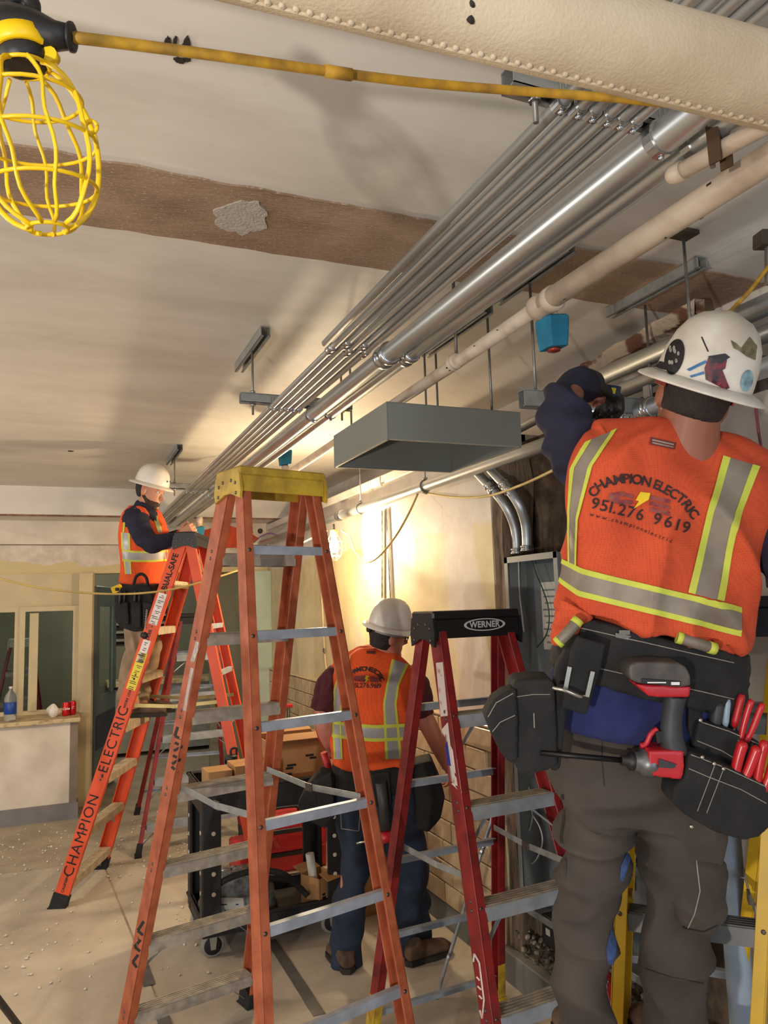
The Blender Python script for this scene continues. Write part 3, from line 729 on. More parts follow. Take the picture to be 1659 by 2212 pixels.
# conduit along the side wall
WX, WZ, WR = 1.945, 2.462, .031
t = thing('wall_conduit', (WX, 5, WZ - WR), 'long galvanised conduit running along the side wall', 'conduit')
WCON = t
MB().tube([(WX, 1.2, WZ), (WX, 3, WZ), (WX, 5.4, WZ), (WX, 8.0, WZ)], WR, 20).build('pipe', EMT2, t)
coupling((WX, 5.45, WZ), (0, 1, 0), WR, .10, t)
def pipe_hanger(c, r, label, top=2.62):
    c = V(c); h = thing('pipe_hanger', c - V((0, 0, r)), label, 'pipe hanger', 'clevis hangers on the wall conduit')
    MB().tube(ring_pts(c, (0, 1, 0), (0, 0, 1), r + .004, 20), .0045, 6).build('loop', ROD, h)
    MB().tube([c + V((0, 0, r)), V((c.x, c.y, top))], .005, 8).build('rod', ROD, h)
    MB().lathe(c + V((0, 0, r + .01)), (0, 0, 1), [(.014, 0), (.014, .008)], 6).build('nut', ROD, h)
    MB().lathe(c - V((0, 0, r + .016)), (0, 0, 1), [(.012, 0), (.012, .008)], 6).build('nut', ROD, h)
pipe_hanger((WX, 5.03, WZ), WR, 'hanger on the wall conduit above the slotted angles', 2.95)
pipe_hanger((WX, 3.98, WZ), WR, 'hanger on the wall conduit where the lamp cord is tied', 2.60)
# stub and second run beside it
q = [onx(1144, 983, 2.02), onx(1290, 925, 2.02)]; MB().tube([q[0], q[1] + (q[1] - q[0]) * .6], .016, 14).build('conduit_stub', EMT, label='short bright conduit stub behind the raised arm', cat='conduit')
q = [onx(1030, 975, 2.1), onx(1180, 895, 2.1)]; MB().tube([q[0], q[1], q[1] + (q[1] - q[0]) * .3], .022, 14).build('rear_conduit', EMT2, label='dull conduit behind the grey duct and raised arm', cat='conduit')
# two swept bends into the panel
for i, (P, lab) in enumerate((([(1000, 985), (1030, 1020), (1062, 1055), (1092, 1092), (1110, 1132), (1116, 1165), (1117, 1196)], 'left swept conduit bend entering the electrical panel'),
                              ([(1028, 975), (1058, 1012), (1094, 1052), (1120, 1088), (1134, 1126), (1138, 1160), (1138, 1190)], 'right swept conduit bend entering the electrical panel'))):
    t = thing('conduit_bend', onx(*P[-1], 2.07), lab, 'conduit', 'conduit bends above the panel')
    W = [onx(a_, b_, xx) for (a_, b_), xx in zip(P, (1.985, 1.985, 1.99, 2.02, 2.06, 2.075, 2.075))]; pp = smooth_path(W, 5)
    MB().tube(pp, .0235, 16).build('pipe', EMT2, t)
    coupling(W[2], W[3] - W[1], .0235, .07, t); coupling(W[-1] + V((0, 0, .012)), (0, 0, 1), .0235, .03, t, 'connector')
# pair of big conduits over the chase, behind the hard hat
for P, r, lab in (([(1190, 862), (1420, 742)], .036, 'large upper conduit along the broken plaster'), ([(1190, 905), (1420, 790)], .03, 'large lower conduit along the broken plaster')):
    a, e = [onx(*p, 2.08) for p in P]; dd = (e - a); a = V((2.08, 2.75, a.z)); e = V((2.08, .6, a.z + (0)))
    MB().tube([a, e], r, 18).build('chase_conduit', EMT2, label=lab, cat='conduit')
# strap and spare clamps on the wall conduit under the work strut
t = WCON
cc2 = V((WX, 2.12, WZ)); coupling(cc2, (0, 1, 0), WR, .035, t, 'strap')
MB().bar(cc2 + V((-.01, 0, WR)), cc2 + V((-.01, 0, WR + .05)), (0, 1, 0), .03, .004).build('strap_ear', ZINC, t)
for i in range(6):
    q = at(1336 + i * 14, 903 + i * 1.5, 2.50)
    MB().tube(ring_pts(q, RX + FW * .4, (0, 0, 1), .015, 12), .004, 6).build('spare_clamp', ZINC, t)
MB().lathe(at(1330, 903, 2.50), -FW, [(.011, 0), (.009, .006), (.003, .007)], 10).build('bolt_head', ZINC, t)
q = at(1272, 888, 2.66); coupling(q, RX, .02, .05, t, 'loose_fitting')
# small bracket at the right edge and cords near the hat
t = thing('beam_bracket', onz(1650, 520, 2.95) - V((0, 0, .1)), 'dark steel bracket under the ceiling at the right edge', 'bracket')
q = at(1650, 518, 2.25); MB().obox(q, RX * .02, DN * .022, FW * .03, .003).build('jaw', mat('dark_rusty_plate', (80, 68, 56)), t); MB().obox(at(1660, 560, 2.25), RX * .008, DN * .075, FW * .01, .002).build('stem', ROD, t)
MB().tube(smooth_path([at(1672, 560, 2.2), at(1620, 628, 2.2), at(1572, 680, 2.2), at(1540, 730, 2.25)]), .006, 8).build('hat_side_cord', YCORD, label='yellow cord slanting down behind the hard hat', cat='cord')
MB().tube(smooth_path([at(1632, 870, 1.98), at(1638, 930, 1.97), at(1650, 1010, 1.97), at(1655, 1100, 1.98)]), .0042, 8).build('red_cable', mat('dark_red_cable', (110, 44, 52), .5), label='thin dark red cable hanging behind the right shoulder', cat='cable')
# caged bulb on the string light, burning
BUL = at(722, 1178, 5.45)
t = thing('string_bulb', BUL - V((0, 0, .12)), 'burning caged bulb hanging under the wall conduit', 'lamp')
BGL = mat('lit_bulb_glass', (255, 240, 210), .3, emit=(255, 214, 150), estr=150.0)
MB().lathe(BUL + V((0, 0, .06)), (0, 0, -1), [(.014, 0), (.018, .02), (.032, .05), (.036, .075), (.028, .1), (.008, .112)], 18).build('bulb', BGL, t)
HOT = mat('pale_cage_plastic', (240, 214, 130), .4)
MB().lathe(BUL + V((0, 0, .115)), (0, 0, -1), [(.012, 0), (.028, .01), (.03, .04), (.02, .055)], 16).build('socket', HOT, t)
for i in range(8):
    a_ = 2 * math.pi * i / 8
    MB().tube([BUL + V((math.cos(a_) * r_, math.sin(a_) * r_, z_)) for r_, z_ in ((.03, .07), (.055, .03), (.062, -.02), (.05, -.075), (.015, -.11))], .0022, 6).build('cage_rib', HOT, t)
for r_, z_ in ((.056, .03), (.062, -.02), (.05, -.075)):
    MB().tube(ring_pts(BUL + V((0, 0, z_)), (0, 0, 1), (1, 0, 0), r_, 20)[:-1], .0022, 6, closed=True).build('cage_hoop', HOT, t)
MB().tube([BUL + V((0, 0, .11)), BUL + V((0, 0, .15))], .008, 8).build('hook', BLACKP, t)
lamp('string_bulb_light', 'POINT', BUL + V((-.10, -.06, -.01)), 62, (1.0, 0.78, 0.50), .045)
P = [at(738, 1146, 5.45), at(756, 1160, 5.42), at(768, 1192, 5.25), at(790, 1213, 5.0), at(815, 1205, 4.7), at(850, 1165, 4.5), at(880, 1115, 4.35), at(904, 1064, 4.62)]
MB().tube(smooth_path(P, 6), .0062, 8).build('string_light_cord', mat('pale_yellow_cord', (206, 178, 104), .6, var=.1), label='sagging cord loop from the burning bulb to the wall conduit', cat='cord')
P = [at(906, 1062, 4.6), at(950, 1070, 4.3), at(1000, 1075, 4.0), at(1060, 1070, 3.6), at(1120, 1050, 3.2), at(1170, 1028, 2.9), at(1210, 1008, 2.6)]
MB().tube(smooth_path(P, 6), .0062, 8).build('string_light_cord', MATS['pale_yellow_cord'], label='pale cord running from the wall conduit to the raised arm', cat='cord')
P = [at(-900, 960, 4.7), at(-500, 1110, 4.6), at(-200, 1195, 4.6), at(0, 1250, 4.6), at(100, 1272, 4.65), at(230, 1283, 4.7), at(340, 1278, 4.75), at(440, 1256, 4.9), at(560, 1215, 5.2), at(640, 1178, 5.3), at(706, 1146, 5.45)]
MB().tube(smooth_path(P, 6), .0062, 8).build('string_light_cord', MATS['pale_yellow_cord'], label='long pale cord sagging across the left ladder', cat='cord')

c = at(1588, 2000, 2.36); t = thing('standing_pipe', (c.x, c.y, 0), 'pale blue grey pipe standing behind the yellow ladder', 'pipe')
MB().tube([(c.x, c.y, .003), (c.x, c.y, .6), (c.x, c.y, 1.28)], .038, 18).build('tube', mat('pale_blue_grey_pipe', (150, 164, 178), .5, var=.08), t); MB().lathe((c.x, c.y, 1.25), (0, 0, 1), [(.038, 0), (.043, .003), (.043, .05), (.036, .053)], 18).build('collar', ZINC, t)
# ------------------------------------------------------------------ step ladders
ALU = mat('daylit_worn_aluminium', (176, 186, 198), .40, .35, var=.14, vscale=16)  # cool tint in the base colour stands in for reflected daylight
ALUD = mat('dusty_aluminium_tread', (178, 168, 152), .6, .2, var=.2, vscale=20, stretch=(1, 1, 1))
RIVET = mat('steel_rivet', (110, 100, 96), .4, .8)
TAPEY = mat('yellow_paint_band', (206, 172, 40), .6, var=.2, vscale=20, rgb2=(150, 110, 40))
RUB = mat('black_rubber_foot', (34, 32, 31), .8, var=.2)
def rail_solid(foot, top, uo, dep, thk, web=.006):
    """C-channel rail: web on the outer side uo, two flanges turned inwards"""
    t = (top - foot).normalized(); s = V(uo); s = (s - t * s.dot(t)).normalized(); w = t.cross(s)
    k = MB(); h = (top - foot) / 2; c = (foot + top) / 2
    k.obox(c + s * (thk / 2 - web / 2), h, w * dep / 2, s * web / 2, .0012)
    for q in (-1, 1): k.obox(c + w * q * (dep / 2 - web / 2) - s * .0005, h, w * web / 2, s * (thk / 2 - .0005), .0012)
    return k, t, s, w
def ladder(name, rails, mrail, mcap, label, z_levels, cap_h=.075, cap_over=.03, dep=.078, thk=.032, braces=True, steps='F', z_b=None, cap_top=None,
           foot_mat=None, spread_z=.9, spread_mid=.02, group='step ladders', tread_mat=None, bar_mat=None, blue_face=False, feet=True, tread_d=.08, sp_mat=None):
    R = {k: (V(a), V(b)) for k, (a, b) in rails.items()}
    base = sum((R[k][0] for k in R), V((0, 0, 0))) / 4; base.z = 0
    L = thing(name, base, label, 'ladder', group)
    info = {}
    U = ((R['FR'][1] + R['BR'][1]) - (R['FL'][1] + R['BL'][1])).normalized(); U.z = 0; U.normalize()
    Vd = ((R['BL'][0] + R['BR'][0]) - (R['FL'][0] + R['FR'][0])); Vd.z = 0; Vd = (Vd - U * Vd.dot(U)).normalized()
    for kx in ('FL', 'FR', 'BL', 'BR'):
        a, b = R[kx]; sgn = -1 if kx[1] == 'L' else 1
        dp = dep if kx[0] in steps else dep * .72
        k, t, s, w = rail_solid(a, b, U * sgn, dp, thk)
        o = k.build('rail', mrail, L); info[kx] = dict(a=a, b=b, t=t, s=s, w=w, bvh=bvh_of(k), obj=o)
        if feet:
            f = MB(); lo = a - t * .004
            f.obox(lo + t * .045 + s * .001, t * .048, w * (dp / 2 + .006), s * (thk / 2 + .006), .004); f.obox(a + V((0, 0, .006)) - t * .0, U * (thk / 2 + .01), Vd * (dp / 2 + .012), V((0, 0, .006)), .002)
            f.build('foot', foot_mat or RUB, L)
    def on(kx, z):
        i = info[kx]; return i['a'] + (i['b'] - i['a']) * ((z - i['a'].z) / (i['b'].z - i['a'].z))
    for z in z_levels:
        a, b = on(steps + 'L', z), on(steps + 'R', z); d = (b - a).normalized(); f = (Vd if steps == 'B' else -Vd)
        f = (f - d * f.dot(d)).normalized()
        k = MB(); a2 = a + d * .012; b2 = b - d * .012; zz = V((0, 0, 1)); c = (a2 + b2) / 2; hd = (b2 - a2) / 2
        k.obox(c, hd, f * tread_d / 2, zz * .002)
        for q in (-1, 1): k.obox(c + f * q * (tread_d / 2 - .0015) - zz * .022, hd, f * .0015, zz * .022)
        for q in range(-2, 3): k.obox(c + f * q * tread_d * .19 + zz * .003, hd * .995, f * .003, zz * .0015)
        o = k.build('step', tread_mat or ALUD, L)
        if blue_face: MB().obox(c + f * (tread_d / 2 + .0012) - zz * .022, hd, f * .0012, zz * .023).build('step_face', ALU, o)  # front plate coloured as if catching daylight
        if braces and (z in (z_levels[0], z_levels[1]) or blue_face):
            for kx, sg in ((steps + 'L', 1), (steps + 'R', -1)):
                p0 = on(kx, z - .13) ; p1 = on(kx, z) + d * sg * .12 - zz * .03
                MB().bar(p0 + d * sg * .014, p1, f, .018, .003).build('step_brace', ALU if blue_face else STRUT, L)
        rv = MB()
        for kx in (steps + 'L', steps + 'R'):
            i = info[kx]
            for q in (.012, -.016): rv.lathe(on(kx, z) + i['s'] * (thk / 2) + i['t'] * q, i['s'], [(.007, -.002), (.0065, .002), (.003, .0035)], 8)
            rv.lathe(on(kx, z) + i['s'] * .002 + i['w'] * 0 - Vd * (1 if steps == 'F' else -1) * (dep / 2), -Vd * (1 if steps == 'F' else -1), [(.007, -.003), (.0065, .002), (.003, .0035)], 8)
        rv.build('rivets', RIVET, L)
    ob = 'B' if steps == 'F' else 'F'
    for z in (z_b or z_levels):
        a, b = on(ob + 'L', z), on(ob + 'R', z); d = (b - a).normalized(); f = (-Vd if ob == 'F' else Vd); f = (f - d * f.dot(d)).normalized()
        k = MB(); c = (a + b) / 2 + f * .0; hd = (b - a) / 2 - d * .008
        k.obox(c + f * (dep * .30), hd, f * .0018, V((0, 0, .016)), .0008); k.obox(c + f * (dep * .30 - .012) + V((0, 0, .015)), hd, f * .012, V((0, 0, .0015)))
        k.build('cross_bar', bar_mat or ALU, L)
        rv = MB()
        for kx in (ob + 'L', ob + 'R'):
            i = info[kx]; rv.lathe(on(kx, z) + f * (dep * .36), f, [(.008, -.004), (.0075, .002), (.003, .004)], 8)
        rv.build('rivets', RIVET, L)
    # spreaders
    for sd, q in (('L', -1), ('R', 1)):
        a, b = on('F' + sd, spread_z), on('B' + sd, spread_z); mid = (a + b) / 2 - V((0, 0, spread_mid)); off = -U * q * (thk / 2 + .004)
        for p0, p1 in ((a, mid), (mid, b)): MB().bar(p0 + off, p1 + off, (0, 0, 1), .024, .004, .001).build('spreader_arm', sp_mat or STRUT, L)
        MB().bar(mid + off * 1.2 - (b - a).normalized() * .022, mid + off * 1.2 + (b - a).normalized() * .022, (0, 0, 1), .03, .007, .001).build('spreader_hinge', RIVET, L)
    # top cap
    tops = [R[k][1] for k in ('FL', 'FR', 'BL', 'BR')]; c = sum(tops, V((0, 0, 0))) / 4
    wu = max(abs((p - c).dot(U)) for p in tops) + thk / 2 + .012; wv = max(abs((p - c).dot(Vd)) for p in tops) + dep / 2 + .008
    zt = cap_top or c.z + .012
    k = MB(); zz = V((0, 0, 1)); c0 = V((c.x, c.y, zt))
    k.obox(c0 - zz * .018, U * wu, Vd * wv, zz * .018, .007)
    cap = k.build('top_cap', mcap, L)
    for q in (-1, 1):
        e = c0 + U * q * (wu - .004) - zz * (.036)
        poly = [(-wv, .01), (wv, .01), (wv * 1.12, -cap_h * .55), (wv * 1.05, -cap_h), (wv * .25, -cap_h * .72), (-wv * .25, -cap_h * .72), (-wv * 1.05, -cap_h), (-wv * 1.12, -cap_h * .55)]
        MB().prism(poly, e - U * .005, Vd, zz, U * .010).build('cap_cheek', mcap, cap)
        for vv, z2 in ((-.7, -.3), (-.35, -.15), (.35, -.15), (.7, -.3), (-.75, -.75), (.75, -.75)):
            MB().lathe(e + U * q * .006 + Vd * vv * wv + zz * z2 * cap_h, U * q, [(.007, -.002), (.0065, .0015), (.003, .003)], 8).build('cap_bolt', RIVET, cap)
    for q in (-1, 1):
        MB().obox(c0 - zz * (.036 + cap_h * .33) + Vd * q * (wv - .004), U * (wu - .01), Vd * .004, zz * cap_h * .36, .002).build('cap_skirt', mcap, cap)
    L_info = dict(obj=L, info=info, U=U, V=Vd, on=on, cap=cap, c0=c0, wu=wu, wv=wv)
    return L_info
ORG1 = mat('faded_orange_fibreglass', (182, 98, 62), .6, var=.12, vscale=14, rgb2=(152, 74, 42), bump=.08, bscale=90)
ORG2 = mat('bright_orange_fibreglass', (232, 84, 36), .45, var=.06, vscale=9)
RED1 = mat('red_fibreglass', (140, 32, 32), .42, var=.10, vscale=14, rgb2=(108, 22, 25))
YEL1 = mat('yellow_fibreglass', (214, 168, 22), .45, var=.08, vscale=9)
CAPY = mat('grimy_yellow_cap', (206, 172, 52), .55, var=.2, vscale=12, rgb2=(160, 128, 44))
CAPB = mat('black_ladder_cap', (26, 26, 29), .38, var=.15)
INK = mat('black_marker_ink', (24, 22, 22), .7, var=.05)
def lev(z1, n): return [round(z1 - .305 * i, 3) for i in range(n) if z1 - .305 * i > .12][::-1]
# orange ladder in the foreground (treads on its far side)
F = {'FL': ((.592, 2.38, 0), (.618, 2.815, 2.275)), 'FR': ((1.154, 2.529, 0), (.905, 2.892, 2.275)),
     'BL': ((.262, 3.56, 0), (.588, 2.905, 2.275)), 'BR': ((.815, 3.70, 0), (.893, 2.985, 2.275))}
LF = ladder('orange_stepladder', F, ORG1, CAPY, 'tall faded orange stepladder with a grimy yellow top, standing nearest', lev(1.997, 7), cap_h=.085, steps='B', spread_z=1.10, dep=.085, thk=.036, cap_top=2.31, braces=True)
def strokes(bvh, lines, w, mt, parent, name):
    k = MB()
    for P in lines:
        for (x0, y0), (x1, y1) in zip(P, P[1:]):
            d = V((x1 - x0, y1 - y0)); n = V((-d.y, d.x)).normalized() * w / 2; m_ = max(1, int(d.length / 6)); prev = None
            for i_ in range(m_ + 1):
                x, y = x0 + d.x * i_ / m_, y0 + d.y * i_ / m_
                q = cast(bvh, x + n.x, y + n.y, .0012, False), cast(bvh, x - n.x, y - n.y, .0012, False)
                if prev and None not in prev and None not in q and (q[0] - prev[0]).length < .06: k.add([prev[0], prev[1], q[1], q[0]], [(0, 1, 2, 3)], True)
                prev = q
    return k.build(name, mt, parent) if k.v else None
bb = LF['info']['BL']
bv = bb['bvh']
strokes(bv, [[(384, 1570), (378, 1590), (392, 1596)], [(378, 1604), (394, 1612), (376, 1622)], [(374, 1632), (390, 1640), (372, 1650)], [(371, 1656), (384, 1668)]], 6, INK, LF['obj'], 'marker_scrawl')
strokes(bv, [[(311, 1990), (298, 2010), (309, 2020)], [(304, 2030), (291, 2045), (303, 2055)], [(299, 2062), (287, 2078), (296, 2090)]], 6, INK, LF['obj'], 'marker_scrawl')
STK = mat('scuffed_silver_sticker', (196, 186, 178), .5, .1, var=.2, vscale=40)
for P in (([(424, 1385), (412, 1428)], [(433, 1388), (420, 1431)]), ([(412, 1442), (396, 1534)], [(421, 1445), (405, 1538)])):
    strip(bv, P[0], P[1], 2, .001, 8).build('worn_sticker', STK, LF['obj'])
# red ladder on the right of it
Rr = {'FL': ((1.295, 2.214, 0), (1.355, 2.715, 1.70)), 'FR': ((1.826, 2.259, 0), (1.668, 2.742, 1.70)), 'BL': ((1.17, 3.095, 0), (1.338, 2.79, 1.70)), 'BR': ((1.80, 3.149, 0), (1.685, 2.81, 1.70))}
LR = ladder('red_stepladder', Rr, RED1, CAPB, 'red stepladder with a black top cap bearing white lettering', lev(1.372, 5), cap_h=.10, dep=.078, thk=.034, spread_z=.83, blue_face=True, cap_top=1.755, tread_d=.085, foot_mat=TAPEY, spread_mid=.01)
for kx, sg in (('BL', -1), ('BR', 1)):
    q = LR['info'][kx]; k = rail_solid(q['a'] + q['t'] * .09, q['a'] + q['t'] * .24, LR['U'] * sg, .078 * .72 + .002, .036)[0]; k.build('paint_band', TAPEY, LR['obj'])
c0, U_, V_ = LR['c0'], LR['U'], LR['V']
SILV = mat('silver_print', (206, 208, 210), .5, .2, var=.03)
fc = c0 - V((0, 0, .036 + .10 * .22)) - V_ * (LR['wv'] + .001) + U_ * .03
flat_text('WERNER', fc, U_, (0, 0, 1), .034, bold=.0010, space=1.05).build('cap_lettering', SILV, LR['cap'])
k = MB()
for s_, w_ in ((1, .0), (-1, 0)):
    n = 20; P = []
    for i in range(n + 1):
        a_ = math.pi * (i / n) ; r1 = 1.0; 
        P.append((fc + U_ * math.cos(a_) * .098 + V((0, 0, s_ * math.sin(a_) * .0245)) - V_ * .0018, fc + U_ * math.cos(a_) * .086 + V((0, 0, s_ * math.sin(a_) * .0205)) - V_ * .0018))
    k.add([q for p in P for q in p], [(2 * i, 2 * i + 1, 2 * i + 3, 2 * i + 2) for i in range(n)])
k.build('cap_oval', SILV, LR['cap'])
bvf = LR['info']['FL']['bvh']
SCR = mat('torn_white_label', (214, 200, 192), .7, var=.25, vscale=30, rgb2=(170, 90, 84), lo=.25, hi=.42)
strip(bvf, [(942, 1432), (952, 1548)], [(957, 1430), (968, 1546)], 3, .001, 6).build('torn_label', SCR, LR['obj'])
strip(bvf, [(955, 1575), (962, 1640), (969, 1692)], [(968, 1560), (977, 1640), (986, 1692)], 3, .001, 6).build('torn_label', SCR, LR['obj'])
strip(bvf, [(962, 1610), (967, 1652)], [(967, 1600), (975, 1655)], 2, .0018, 6).build('blue_label_scrap', mat('blue_label_print', (40, 48, 140), .6), LR['obj'])
strokes(bvf, [[(1025, 2060), (1022, 2090), (1034, 2170), (1042, 2200), (1046, 2160), (1036, 2080), (1025, 2060)], [(1030, 2110), (1037, 2118)], [(1032, 2130), (1040, 2138)], [(1035, 2150), (1042, 2158)]], 3.5, SCR, LR['obj'], 'side_logo')
# sticker on the upper step
p = at(1053, 1533, 2.9)
# orange ladder under the left man
Lr = {'FL': ((.289, 6.02, 0), (.885, 5.60, 2.27)), 'FR': ((.019, 5.368, 0), (.745, 5.245, 2.27)), 'BL': ((1.375, 5.44, 0), (.925, 5.575, 2.27)), 'BR': ((1.197, 5.009, 0), (.785, 5.225, 2.27))}
LL = ladder('orange_stepladder', Lr, ORG2, CAPB, 'bright orange stepladder marked CHAMPION ELECTRIC, with a man standing on it', lev(1.98, 7), cap_h=.08, dep=.088, thk=.036, spread_z=1.19, sp_mat=mat('brassy_strap', (196, 176, 110), .4, .5, var=.2), cap_top=2.305, tread_mat=mat('dusty_pale_tread', (196, 180, 152), .7, .2, var=.15, vscale=20))
i = LL['info']['FR']; nrm = i['s']; tt = i['t']; vv = nrm.cross(tt)
def rail_text(s, z, size, bold=.001, mt=INK, space=1.0, name='rail_lettering'):
    p = i['a'] + (i['b'] - i['a']) * (z / i['b'].z) + nrm * .018
    return flat_text(s, p, tt, vv, size, bold, .0012, space).build(name, mt, LL['obj'])
rail_text('CHAMPION', .42, .088, .0, space=1.12, name='marker_lettering'); rail_text('-ELECTRIC', .97, .088, .0, space=1.12, name='marker_lettering')
rail_text('OBUAL-SAFE', 2.02, .052, .0014)
rail_text('WORK LOAD', 1.24, .022, .0006); rail_text('LADDER', 1.62, .026, .0008); rail_text('CAUTION', .14, .022, .0006)
def rail_label(z0, z1, w, mt, marks):
    a, b = [i['a'] + (i['b'] - i['a']) * (z / i['b'].z) + nrm * .0185 for z in (z0, z1)]
    o = MB().obox((a + b) / 2, (b - a) / 2, vv * w / 2, nrm * .0008).build('safety_label', mt, LL['obj'])
    k = MB(); n = marks * 3
    for q in range(n):
        if q % 3 == 2: continue
        c = a.lerp(b, (q + .5) / n); k.obox(c + nrm * .0012 + vv * random.uniform(-.006, .006), (b - a).normalized() * (b - a).length / n * .17, vv * w * random.uniform(.12, .38), nrm * .0003)
    k.build('label_print', INK, o); return o
rail_label(1.12 + .17, 1.12 + .40, .06, mat('yellow_label', (236, 216, 60), .5, var=.03), 7)
rail_label(1.46, 1.60, .05, mat('white_label', (236, 226, 218), .5, var=.03), 4); rail_label(1.70, 1.90, .055, mat('white_label', (236, 226, 218)), 6)
# darker red ladder behind
K = {'FL': ((.56, 6.17, 0), (.86, 6.75, 1.72)), 'FR': ((1.10, 6.05, 0), (1.12, 6.68, 1.72)), 'BL': ((.66, 7.35, 0), (.885, 6.86, 1.72)), 'BR': ((1.22, 7.2, 0), (1.14, 6.80, 1.72))}
K = {'FL': ((.56, 6.17, 0), (.93, 6.62, 1.72)), 'BL': ((.66, 7.42, 0), (.945, 6.78, 1.72)), 'FR': ((1.36, 6.3, 0), (1.19, 6.60, 1.72)), 'BR': ((1.42, 7.3, 0), (1.20, 6.76, 1.72))}
LK = ladder('red_stepladder', K, RED1, CAPB, 'dull red stepladder half hidden behind the bright orange one', lev(1.42, 5), spread_z=.8, cap_top=1.76, blue_face=True, tread_mat=ALU)
# ladder seen through the service windows
M_ = {'FL': ((-.74, 8.9, 0), (-.47, 9.05, 1.5)), 'FR': ((-.12, 8.9, 0), (-.27, 9.05, 1.5)), 'BL': ((-.78, 9.6, 0), (-.47, 9.14, 1.5)), 'BR': ((-.08, 9.6, 0), (-.27, 9.14, 1.5))}
ladder('red_stepladder', M_, RED1, mat('pale_ladder_cap', (196, 188, 180), .5), 'red stepladder in the room behind the service windows', lev(1.2, 4), spread_z=.8, cap_top=1.54)
# yellow ladder the electrician stands on
Yr_ = {'FL': ((1.33, 1.82, 0), (1.62, 1.90, 1.70)), 'FR': ((1.578, 1.633, 0), (1.863, 1.581, 1.70)), 'BL': ((1.74, 2.30, 0), (1.69, 1.965, 1.70)), 'BR': ((1.955, 2.06, 0), (1.93, 1.645, 1.70))}
LY = ladder('yellow_stepladder', Yr_, YEL1, CAPB, 'yellow stepladder with a black top under the electrician at right', [.305, .61, .915, 1.22, 1.45], dep=.085, thk=.035, cap_h=.11, cap_top=1.78, spread_z=.95, tread_mat=mat('grey_ribbed_tread', (120, 120, 118), .5, .6, var=.12), blue_face=False)
# ------------------------------------------------------------------ things on the side wall
PANG = mat('grey_panel_enamel', (138, 142, 142), .45, .3, var=.06, vscale=5)
PANI = mat('grey_panel_inside', (112, 118, 120), .5, .3, var=.1, vscale=4)
PAPW = mat('white_printed_paper', (196, 194, 184), .7, var=.06)
def panel(y0, y1, z0, z1, label, inner=True):
    t = thing('electrical_panel', (2.1, (y0 + y1) / 2, z0), label, 'electrical panel', 'electrical panels in the chase')
    x0, x1, w = 2.035, 2.16, .03
    MB().box(x1 - .004, x1, y0, y1, z0, z1).build('back_plate', PANI, t)
    MB().box(x0, x1, y0, y0 + .003, z0, z1).build('side_plate', PANG, t); MB().box(x0, x1, y1 - .003, y1, z0, z1).build('side_plate', PANG, t)
    MB().box(x0, x1, y0, y1, z1 - .003, z1).build('top_plate', PANG, t); MB().box(x0, x1, y0, y1, z0, z0 + .003).build('bottom_plate', PANG, t)
    for a, b_, c, d in ((y0, y0 + w, z0, z1), (y1 - w, y1, z0, z1), (y0, y1, z1 - w, z1), (y0, y1, z0, z0 + w)):
        MB().box(x0 - .004, x0, a, b_, c, d, .001).build('front_flange', PANG, t)
    return t
pz1, pz0, py1, py0 = 2.0, .34, 3.30, 2.855
t = panel(py0, py1, pz0, pz1, 'open grey electrical panel with loose wires, under the conduit bends')
MB().box(2.10, 2.156, py0 + .035, py0 + .12, pz0 + .05, pz1 - .05, .002).build('wiring_gutter', PANG, t)
q = MB().box(2.152, 2.156, 3.03, 3.17, 1.55, 1.87).build('instruction_sheet', PAPW, t)
k = MB()
for r in range(9): k.box(2.1505, 2.152, 3.05 + .01 * (r % 2), 3.14 + .01 * (r % 3), 1.58 + r * .031, 1.588 + r * .031)
k.build('sheet_print', mat('grey_print', (120, 122, 122), .7), q)
q = MB().box(2.094, 2.098, py0 + .03, py0 + .125, 1.72, 1.79).build('warning_label', PAPW, t); MB().box(2.092, 2.095, py0 + .03, py0 + .125, 1.768, 1.79).build('label_band', mat('navy_label_band', (52, 56, 120), .5), q)
flat_text('T 0', (2.0925, py0 + .078, 1.750), (0, -1, 0), (0, 0, 1), .022, .0005).build('label_print', INK, q)
MB().lathe((2.15, 2.97, 1.60), (-1, 0, 0), [(.011, 0), (.011, .004), (.004, .006)], 10).build('screw_head', ZINC, t)
WHW = mat('white_wire', (206, 206, 200), .5); GRW = mat('green_wire', (40, 76, 60), .5)
X_ = 2.10
P = [(1120, 1206), (1121, 1250), (1123, 1290), (1128, 1330), (1132, 1365)]; MB().tube(smooth_path([onx(a, b_, X_) for a, b_ in P]), .004, 6).build('loose_wire', WHW, t, label='white loose wire')
P = [(1148, 1206), (1158, 1240), (1172, 1272), (1184, 1310), (1186, 1345), (1178, 1375), (1160, 1398)]; MB().tube(smooth_path([onx(a, b_, X_) for a, b_ in P]), .0035, 6).build('loose_wire', GRW, t, label='green loose wire')
P = [(1142, 1700), (1146, 1740), (1150, 1765), (1142, 1800), (1132, 1832), (1133, 1860), (1150, 1865), (1165, 1845), (1172, 1815), (1165, 1785), (1150, 1760)]
MB().tube(smooth_path([onx(a, b_, X_) for a, b_ in P]), .0035, 6).build('loose_wire', WHW, t, label='white loose wire')
panel(2.33, 2.79, .34, 2.0, 'second grey electrical panel, mostly hidden behind the electrician')
# transformer-like small device at the foot of the chase
t = thing('small_device', onx(1195, 1995, 2.08), 'small black device low in the chase behind the brown trousers', 'device')
c = onx(1200, 2010, 2.09); MB().obox(c, (.04, 0, 0), (0, .05, 0), (0, 0, .065), .005).build('casing', BLACKP, t); MB().obox(c + V((-.041, .0, .0)), (.001, 0, 0), (0, .016, 0), (0, 0, .014)).build('sticker', PAPW, t)
